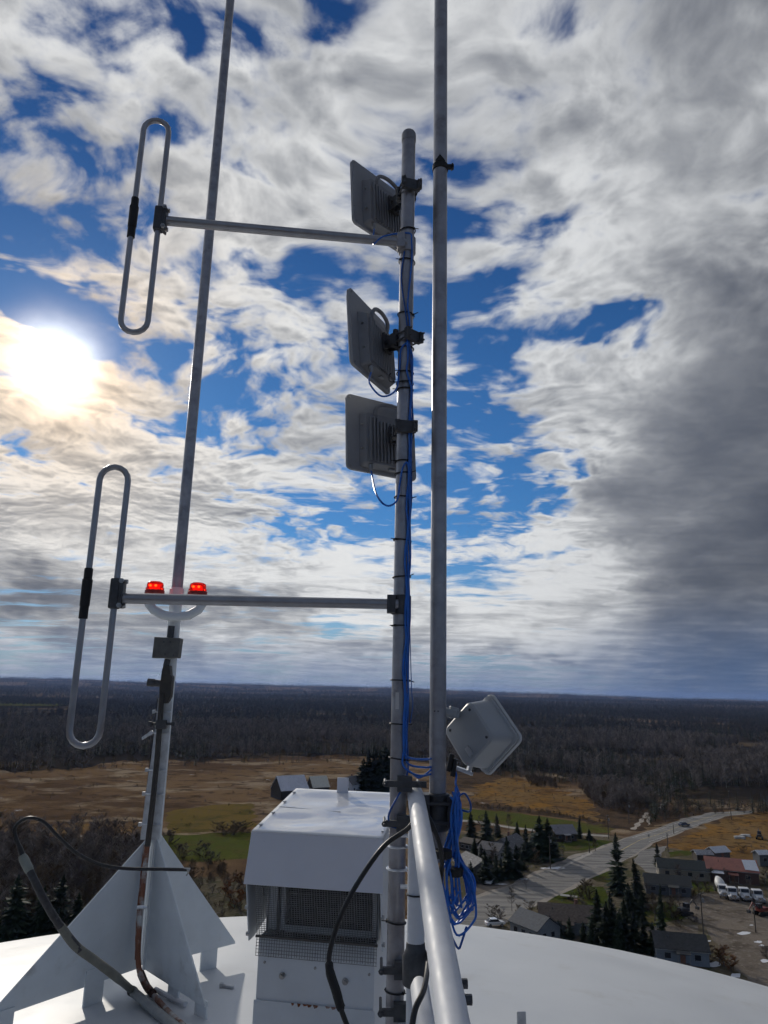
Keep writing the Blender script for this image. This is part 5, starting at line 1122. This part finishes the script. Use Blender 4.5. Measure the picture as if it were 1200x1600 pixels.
# ================================================================== buildings
glass = M('dark_window_glass', (.03, .035, .045), .12, var=.2, scale=1)
wood_pole = M('grey_wood_pole', (.10, .085, .07), .9, var=.3, scale=3)
def wall_mat(n, c): return M('wall_'+n, c, .85, var=.1, scale=1.2)
def roof_mat(n, c, sn=False): return M('roof_'+n, c, .8, var=.38, scale=2.2, col2=(.68, .70, .74) if sn else None, blo=.60, bhi=.66)
def house(px, py, L_, Wd, hw, hr, yaw, label, wm, rm, name='house', wins=3, chimney=False, door=True, cat='house', gable_win=True, over=.35, trim=None):
    b = ground(px, py); root = thing(name, label, cat, b); root.rotation_euler.z = R(yaw)
    hl, hwid = L_/2, Wd/2; mb = MB()
    mb.add([(-hl, -hwid, 0), (hl, -hwid, 0), (hl, hwid, 0), (-hl, hwid, 0), (-hl, -hwid, hw), (hl, -hwid, hw), (hl, hwid, hw), (-hl, hwid, hw), (-hl, 0, hw+hr), (hl, 0, hw+hr)],
           [(0, 1, 5, 4), (2, 3, 7, 6), (1, 2, 6, 9, 5), (3, 0, 4, 8, 7), (4, 5, 9, 8), (6, 7, 8, 9), (3, 2, 1, 0)])
    mb.build('walls', wm, root, local=True, smooth=0)
    sl = hr/hwid; mb = MB(); th = .14
    for s in (-1, 1):
        e = s*(hwid+over); ze = hw-sl*over
        mb.prism([(-hl-over, 0 if s < 0 else .001, hw+hr+.06), (hl+over, 0 if s < 0 else .001, hw+hr+.06), (hl+over, e, ze+.06), (-hl-over, e, ze+.06)], (0, 0, th))
    roof = mb.build('roof', rm, root, local=True, smooth=0)
    if chimney:
        mb = MB(); mb.box((hl*.4, hwid*.25, hw+hr+.25), (.6, .6, 1.3)); mb.box((hl*.4, hwid*.25, hw+hr+.93), (.72, .72, .1)); mb.build('chimney', M('chimney_brick', (.22, .12, .09), .9), roof, local=True)
    tm = trim or M('window_trim', (.32, .32, .31), .7)
    def window(c, w_, h_, nx_, ny_):
        c = Vector(c); t = Vector((-ny_, nx_, 0)); n = Vector((nx_, ny_, 0)); rt = Matrix((t, n, Vector((0, 0, 1)))).transposed()
        mb = MB(); mb.box(c+n*.03, (w_+.12, .06, h_+.12), rt); f = mb.build('window', tm, root, local=True)
        mb = MB(); mb.box(c+n*.065, (w_, .02, h_), rt); mb.build('pane', glass, f, local=True)
    for s in (-1, 1):
        for i in range(wins):
            x = -hl+L_*(i+.75)/(wins+.5)
            if s < 0 and door and i == wins//2: continue
            window((x, s*hwid, hw*.55), 1.1, .95, 0, s)
    if gable_win:
        for s in (-1, 1): window((s*hl, -hwid*.35, hw*.55), .9, .95, s, 0); window((s*hl, hwid*.4, hw*.55), .9, .95, s, 0)
    if door:
        x = -hl+L_*(wins//2+.75)/(wins+.5); mb = MB(); mb.box((x, -hwid-.03, 1.02), (.95, .06, 2.04)); d = mb.build('door', M('door_paint', (.25, .12, .08), .6), root, local=True)
        mb = MB(); mb.box((x+.35, -hwid-.08, 1.0), (.06, .06, .12)); mb.build('handle', bolt_steel, d, local=True)
    if wins > 2 and door:
        x = -hl+L_*(wins//2+.75)/(wins+.5); mb = MB(); mb.box((x, -hwid-.8, .2), (2.2, 1.5, .4)); pc = mb.build('porch', M('porch_wood', (.16, .13, .11), .9), root, local=True)
        mb = MB(); mb.prism([(x-1.3, -hwid-.02, 2.55), (x+1.3, -hwid-.02, 2.55), (x+1.3, -hwid-1.7, 2.25), (x-1.3, -hwid-1.7, 2.25)], (0, 0, .1)); mb.build('porch_roof', rm, pc, local=True)
        for sx in (-1, 1): mb = MB(); mb.box((x+sx*1.1, -hwid-1.5, 1.3), (.1, .1, 1.85)); mb.build('porch_post', tm, pc, local=True)
    if wins > 2:
        mb = MB(); mb.cyl((-hl*.5, -hwid*.4, hw+hr*.5), (-hl*.5, -hwid*.4, hw+hr*.6+.7), .08, n=8); mb.build('vent_pipe', dark_metal, roof, local=True)
        mb = MB(); mb.box((0, -hwid-over-.05, hw-sl*over+.02), (L_+2*over, .1, .12)); mb.build('gutter', tm, roof, local=True)
    return root
RY = math.degrees(math.atan2(*(lambda d: (d.y, d.x))(ground(1000, 1330)-ground(800, 1405))))      # direction of the road
house(878, 1312, 8.0, 6.5, 2.6, 2.2, RY-90+55, 'dark log cottage with a shiny grey metal roof behind the spruce clump', wall_mat('log', (.07, .05, .04)), M('roof_grey_metal', (.22, .215, .24), .45, metal=.4, var=.15, scale=.6))
hB = house(795, 1335, 12, 8, 2.9, 2.4, RY+8, 'large grey house with snow-flecked roof among the left spruces', wall_mat('grey', (.24, .235, .235)), roof_mat('slate', (.12, .12, .13), True), chimney=True)
house(770, 1340, 7, 6, 2.7, 1.6, RY+96, 'pale grey garage wing in front of the snow-flecked house', wall_mat('pale', (.33, .32, .31)), roof_mat('slate2', (.14, .135, .14)), wins=2, name='garage', cat='garage')
house(738, 1328, 6, 6, 2.4, 1.0, RY+90, 'small dark cottage with white doors at the left end of the village', wall_mat('dark', (.06, .05, .045)), roof_mat('brown', (.08, .065, .055)), trim=M('white_doors', (.6, .62, .66), .6))
house(742, 1366, 11, 8, 2.6, 2.2, RY+60, 'grey house with white snow streaks on the roof behind the blue cable coil', wall_mat('drab', (.20, .19, .18)), roof_mat('snowy', (.15, .15, .155), True))
house(836, 1464, 8, 6.6, 2.6, 2.0, RY+75, 'house with a dark hipped gable facing left at the dome rim', wall_mat('cement', (.25, .26, .27)), roof_mat('dark_slate', (.09, .10, .115)))
house(885, 1452, 11.5, 7.5, 2.6, 2.3, RY-58, 'long house with a plain brown-grey roof at the dome rim', wall_mat('bluegrey', (.26, .28, .30)), roof_mat('brown_grey', (.15, .115, .09)), chimney=True)
house(1067, 1370, 13.5, 7, 2.7, 1.7, -14, 'long dark house with a cream gable end left of the red roof', wall_mat('cream', (.30, .27, .22)), roof_mat('green_black', (.035, .042, .042)), wins=4, door=False)
house(1043, 1394, 11, 7, 2.5, 1.6, -16, 'low house with near-black roof in front of the long dark house', wall_mat('slate_wall', (.12, .13, .15)), roof_mat('black', (.03, .034, .036)), wins=4)
hI = house(1143, 1374, 13, 9, 3.2, 2.2, -18, 'workshop under a red metal roof with a white patch', wall_mat('rusty', (.13, .075, .06)), M('roof_red', (.34, .13, .095), .6, var=.2, scale=.5), name='workshop', cat='workshop', wins=3)
mb = MB(); mb.prism([(6.4, -.6, 5.62), (2.9, -.9, 5.52), (3.2, -4.4, 3.72), (6.7, -4.6, 3.62)], (0, 0, .03)); mb.build('white_roof_patch', snow_mat, hI, local=True)
mb = MB(); mb.prism([(-5.6, -4.3, 2.95), (-2.4, -4.3, 2.95), (-2.4, -6.2, 2.45), (-5.6, -6.2, 2.45)], (0, 0, .08)); an = mb.build('lean_to_roof', snow_mat, hI, local=True)
mb = MB(); mb.box((-4.0, -5.0, 1.2), (2.8, 1.0, 2.4)); mb.build('lean_to_wall', wall_mat('rusty', (.13, .075, .06)), hI, local=True)
house(1122, 1341, 6, 4, 2.2, 1.2, 20, 'small white-roofed shed behind the red workshop', wall_mat('shed', (.16, .13, .12)), M('roof_white', (.6, .62, .66), .6), wins=1, name='shed', cat='shed', gable_win=False)
house(1098, 1344, 5, 4, 2.0, .9, 0, 'tiny dark shed with snow on top beside the white-roofed shed', wall_mat('dark', (.06, .05, .045)), roof_mat('shed_snow', (.3, .3, .32), True), wins=1, name='shed', cat='shed', gable_win=False)
house(1191, 1352, 3.6, 3.2, 3.4, .8, 10, 'narrow white-framed booth right of the red workshop', wall_mat('booth', (.12, .13, .14)), M('roof_white', (.6, .62, .66)), wins=1, name='booth', cat='booth', gable_win=False, door=False)
house(1063, 1499, 9.5, 6.4, 2.7, 1.9, -12, 'cottage with blue-grey walls and dark roof at the right dome rim', wall_mat('bluewall', (.24, .27, .31)), roof_mat('dark2', (.055, .055, .055)))
house(1194, 1200, 14, 8, 3, 1.5, 10, 'pale-roofed building half hidden in the right-hand wood', wall_mat('shed', (.16, .13, .12)), M('roof_pale', (.45, .48, .5), .5), name='building', cat='building', wins=2)
house(452, 1246, 14, 11, 4.0, 5.6, 34, 'weathered barn with pale tin roof behind the left of the vent', wall_mat('barn', (.055, .048, .045)), M('roof_tin', (.74, .74, .80), .4, var=.10, scale=.4), name='barn', cat='barn', wins=1, door=False, gable_win=False)
house(496, 1240, 8.5, 8.5, 3.6, 4.4, 28, 'smaller barn with a bright cream roof behind the vent', wall_mat('barn', (.055, .048, .045)), M('roof_cream', (.78, .74, .62), .3, var=.1, coat=.5), name='barn', cat='barn', wins=1, door=False, gable_win=False)
house(476, 1240, 7, 6, 2.4, 1.2, 10, 'low dark lean-to shed between the two barns', wall_mat('barn', (.055, .048, .045)), roof_mat('lean', (.14, .13, .13)), name='shed', cat='shed', wins=1, door=False, gable_win=False)
house(548, 1241, 9.5, 7, 5.2, 3.0, 62, 'white two-storey farmhouse behind the vent next to dark spruces', wall_mat('white', (.62, .64, .68)), roof_mat('farm', (.15, .15, .16)), name='farmhouse', wins=3, trim=M('farm_trim', (.2, .2, .22), .7), chimney=True)

# ================================================================== poles, vehicles, small things
def utility_pole(px, by, ty, label, arm=True, name='utility_pole', cat='pole', group='utility poles'):
    b, h = pole_like(px, by, ty); root = thing(name, label, cat, b, group); k = .16
    mb = MB(); mb.tube([(0, 0, -.5), (random.uniform(-.1, .1), 0, h)], [k, k*.65], 8); mb.build('shaft', wood_pole, root, local=True)
    if arm and h > 5:
        mb = MB(); mb.box((0, -.14, h-.6), (2.2, .12, .14)); ca = mb.build('crossarm', wood_pole, root, local=True)
        for dx in (-.95, -.35, .95):
            mb = MB(); mb.lathe((dx, -.14, h-.53), [(.03, 0), (.07, .05), (.07, .14), (.03, .2)], 8); mb.build('insulator', M('insulator', (.4, .4, .4), .3), ca, local=True)
        if h > 8: mb = MB(); mb.lathe((.0, -.40, h-2.2), [(.2, 0), (.24, .05), (.24, .75), (.1, .85)], 10); mb.build('transformer', M('transformer_grey', (.28, .29, .3), .6), root, local=True)
    root.rotation_euler.z = R(RY+random.uniform(-8, 8)); return root
for a in ((1101, 1483, 1392, 'tall wooden pole on the near edge of the dirt yard'), (1181, 1457, 1413, 'wooden pole at the right side of the dirt yard'), (1053, 1303, 1288, 'short pole on the verge below the dark car'), (1143, 1281, 1262, 'pole beside the far bend of the road'),
          (1044, 1331, 1302, 'pole standing in front of the brown field left of the red workshop'), (983, 1287, 1252, 'thin pole on the brush slope above the road'), (860, 1358, 1304, 'pole in front of the log cottage'), (921, 1333, 1310, 'dark short pole at the road bend lawn'),
          (733, 1394, 1350, 'pole beside the parked white car'), (951, 1311, 1272, 'pole by the junction with the footpath'), (1140, 1262, 1235, 'pole at the wood edge above the road end'), (1031, 1270, 1240, 'pole on the slope above the sandy cut')):
    utility_pole(*a)
sp = ground(1014, 1316); sg = thing('road_sign', 'small sign post on the right verge of the road', 'sign', sp); mb = MB(); mb.tube([(0, 0, -.2), (0, 0, 2.4)], .06, 8); mb.build('post', galv, sg, local=True); mb = MB(); mb.box((0, -.06, 2.2), (.75, .04, .75)); mb.build('sign_plate', M('sign_back', (.4, .4, .4), .5), sg, local=True)

tyre = M('tyre', (.02, .02, .02), .8); chrome = M('chrome_trim', (.5, .5, .5), .25, metal=.8)
def car(px, py, yaw, label, paint):
    b = ground(px, py); root = thing('car', label, 'car', b+Vector((0, 0, .06))); root.rotation_euler.z = R(yaw)
    prof = [(-2.15, .35), (2.1, .35), (2.2, .62), (2.05, .86), (1.1, .98), (-1.9, 1.02), (-2.2, .85)]
    mb = MB(); mb.prism([(x, -.88, z) for x, z in prof], (0, 1.76, 0)); mb.build('body', paint, root, local=True, bevel=.08)
    cab = [(1.1, .97), (.45, 1.46), (-1.1, 1.48), (-1.85, 1.0)]
    mb = MB(); mb.prism([(x, -.74, z) for x, z in cab], (0, 1.48, 0)); mb.build('windows', glass, root, local=True, bevel=.05)
    mb = MB(); mb.prism([(.42, -.72, 1.455), (-1.08, -.72, 1.475), (-1.08, .72, 1.475), (.42, .72, 1.455)], (0, 0, .05)); mb.build('roof', paint, root, local=True, bevel=.03)
    for x in (-1.35, 1.35):
        for y in (-.80, .80):
            mb = MB(); mb.cyl((x, y-.11, .33), (x, y+.11, .33), .33, n=16); w_ = mb.build('wheel', tyre, root, local=True)
            mb = MB(); mb.cyl((x, y-.12, .33), (x, y+.12, .33), .19, n=10); mb.build('rim', chrome, w_, local=True)
    for y in (-.62, .62):
        mb = MB(); mb.box((2.14, y, .72), (.10, .36, .16)); mb.build('headlight', M('headlight', (.7, .7, .7), .2), root, local=True, bevel=.02)
        mb = MB(); mb.box((-2.17, y, .80), (.08, .32, .16)); mb.build('tail_light', M('tail_light', (.3, .02, .02), .3), root, local=True, bevel=.02)
    return root
car(765, 1381, RY+200, 'white hatchback parked at the end of the drive by dark spruces', M('white_car_paint', (.75, .76, .78), .25, coat=.6))
car(1069, 1291, RY-30, 'dark blue car driving on the far road', M('blue_car_paint', (.05, .08, .13), .25, coat=.6))
car(773, 1447, 15, 'white snow-dusted car half hidden behind the dome rim', M('white_car_paint', (.75, .76, .78)))
def truck(px, py, yaw, label, kind='flat'):
    b = ground(px, py); root = thing('mixer_truck' if kind == 'mixer' else 'truck', label, 'truck', b+Vector((0, 0, .05))); root.rotation_euler.z = R(yaw); wp = M('white_truck_paint', (.72, .73, .75), .35, coat=.3)
    mb = MB(); mb.box((-1.6, 0, .85), (8.2, .9, .25)); mb.build('chassis', dark_metal, root, local=True)
    mb = MB(); mb.prism([(2.6, -.75, .7), (3.9, -.75, .7), (3.95, -.75, 1.35), (3.7, -.75, 1.6), (2.6, -.75, 1.75)], (0, 1.5, 0)); hd = mb.build('hood', wp, root, local=True, bevel=.08)
    mb = MB(); mb.box((3.97, 0, 1.1), (.06, 1.0, .65)); mb.build('grille', chrome, hd, local=True)
    mb = MB(); mb.prism([(.9, -1.12, .8), (2.65, -1.12, .8), (2.65, -1.12, 1.75), (2.3, -1.12, 2.72), (.9, -1.12, 2.82)], (0, 2.24, 0)); cab = mb.build('cab', wp, root, local=True, bevel=.07)
    mb = MB(); mb.prism([(2.63, -.98, 1.85), (2.63, .98, 1.85), (2.36, .98, 2.60), (2.36, -.98, 2.60)], (.035, 0, .012)); mb.build('windscreen', glass, cab, local=True)
    for s in (-1, 1):
        mb = MB(); mb.prism([(1.3, s*1.125, 1.8), (2.45, s*1.125, 1.8), (2.2, s*1.125, 2.55), (1.3, s*1.125, 2.55)], (0, s*.02, 0)); mb.build('side_window', glass, cab, local=True)
        mb = MB(); mb.box((3.4, s*.98, .98), (1.15, .46, .34)); mb.build('fender', wp, root, local=True, bevel=.1)
        mb = MB(); mb.box((4.0, s*.85, 1.02), (.06, .25, .2)); mb.build('headlight', M('headlight', (.7, .7, .7)), root, local=True)
        mb = MB(); mb.box((2.3, s*1.42, 2.1), (.1, .2, .5)); mb.build('mirror', chrome, root, local=True)
        for x in (3.35, -3.2, -4.5):
            mb = MB(); mb.cyl((x, s*1.0-.15, .52), (x, s*1.0+.15, .52), .52, n=16); w_ = mb.build('wheel', tyre, root, local=True); mb = MB(); mb.cyl((x, s*1.0-.16, .52), (x, s*1.0+.16, .52), .27, n=10); mb.build('rim', chrome, w_, local=True)
    mb = MB(); mb.box((4.08, 0, .62), (.18, 2.3, .30)); mb.build('bumper', chrome, root, local=True, bevel=.03)
    if kind == 'mixer':
        mb = MB(); mb.lathe((.3, 0, 1.75), [(.55, 0), (.95, .5), (1.2, 1.7), (1.2, 2.6), (.85, 4.2), (.5, 5.0), (.45, 5.15)], 20, axis=(-1, 0, .26)); mb.build('drum', M('drum_white', (.7, .69, .66), .5, var=.1), root, local=True)
        mb = MB(); mb.prism([(-4.2, -.5, 1.0), (-4.7, -.5, 1.0), (-4.9, -.5, 3.0), (-4.5, -.5, 3.0)], (0, 1.0, 0)); mb.build('drum_support', dark_metal, root, local=True)
        mb = MB(); mb.tube([(-5.0, 0, 3.1), (-5.6, 0, 2.2), (-6.0, 0, 1.5)], [.45, .3, .25], 10); mb.build('chute', wp, root, local=True)
    else:
        mb = MB(); mb.box((-2.6, 0, 1.05), (6.2, 2.3, .16)); mb.box((.45, 0, 1.6), (.12, 2.3, 1.0)); mb.build('flat_bed', dark_metal, root, local=True, bevel=.02)
    return root
ty = -100
truck(1128, 1398, ty-4, 'white cement mixer truck with a round drum, leftmost in the truck row', 'mixer'); truck(1141, 1402, ty, 'white truck parked second from left, beside the mixer'); truck(1160, 1403, ty+2, 'white truck third from left in the row'); truck(1180, 1406, ty+3, 'rightmost white truck in the row')
def dozer(px, py, yaw, label, paint):
    b = ground(px, py); root = thing('digger', label, 'machine', b); root.rotation_euler.z = R(yaw)
    for s in (-1, 1): mb = MB(); mb.prism([(-1.5, s*.9-.2, .1), (1.5, s*.9-.2, .1), (1.8, s*.9-.2, .5), (1.4, s*.9-.2, .85), (-1.4, s*.9-.2, .85), (-1.8, s*.9-.2, .5)], (0, .4, 0)); mb.build('track', tyre, root, local=True)
    mb = MB(); mb.box((-.3, 0, 1.3), (2.6, 1.5, .8)); mb.build('engine_house', paint, root, local=True, bevel=.08); mb = MB(); mb.box((.6, 0, 2.1), (1.1, 1.2, 1.0)); mb.build('cab', glass, root, local=True, bevel=.05)
    mb = MB(); mb.tube([(1.2, .3, 1.5), (2.8, .3, 3.0), (4.0, .3, 1.6)], [.18, .16, .12], 8); mb.build('boom', paint, root, local=True); mb = MB(); mb.box((4.1, .3, 1.2), (.6, .8, .6)); mb.build('bucket', dark_metal, root, local=True)
dozer(1070, 1430, 20, 'small dark digger beside the dirt yard', M('dark_machine', (.06, .06, .065), .5)); dozer(1190, 1430, 200, 'red digger at the right end of the dirt yard', M('red_machine', (.22, .04, .03), .5)); dozer(1187, 1311, 60, 'small dark machine standing out in the brown field', M('dark_machine', (.06, .06, .065)))
tr_ = thing('flat_trailer', 'low pale flat trailer on the lawn by the road', 'trailer', ground(889, 1404)); tr_.rotation_euler.z = R(RY-70)
mb = MB(); mb.box((0, 0, .6), (4.2, 1.7, .14)); mb.build('deck', M('trailer_wood', (.3, .3, .28), .8), tr_, local=True); mb = MB(); mb.tube([(2.1, 0, .58), (3.8, 0, .45)], .06, 6); mb.build('drawbar', dark_metal, tr_, local=True)
for s in (-1, 1): mb = MB(); mb.cyl((0, s*.95-.1, .33), (0, s*.95+.1, .33), .33, n=12); mb.build('wheel', tyre, tr_, local=True)
for k, (px, py) in enumerate(((1152, 1310), (1159, 1308), (1165, 1307), (1171, 1308), (1163, 1311))):
    rr = random.Random(k); b = ground(px, py); mb = MB()
    mb.prism([b+Vector((rr.uniform(-.9, .9)+math.cos(a)*1.0, math.sin(a)*.8, 0)) for a in [i*1.2566 for i in range(5)]], (rr.uniform(-.2, .2), .1, rr.uniform(.4, .9)))
    q = mb.build('scrap_heap', M('pale_scrap', (.55, .55, .54), .7, var=.3, scale=2), None, loc=tuple(b), bevel=.1); tag(q, 'pale scrap lump in the little heap out in the brown field', 'scrap', 'scrap heap in the brown field')

# ================================================================== air
hz = bpy.data.materials.new('thin_blue_haze'); hz.use_nodes = True; t = hz.node_tree; t.nodes.clear(); g = NG(t); o_ = g.n('ShaderNodeOutputMaterial'); pv = g.n('ShaderNodeVolumePrincipled')
pv.inputs['Color'].default_value = (.34, .52, 1.0, 1); pv.inputs['Density'].default_value = 4.2e-5; pv.inputs['Anisotropy'].default_value = .2; t.links.new(pv.outputs[0], o_.inputs['Volume'])
mb = MB(); mb.box((0, 0, 5), (32000, 32000, 230)); o = mb.build('haze', hz, None, smooth=0); o['kind'] = 'stuff'; o['label'] = 'thin blue haze over the far woods'; o['category'] = 'haze'
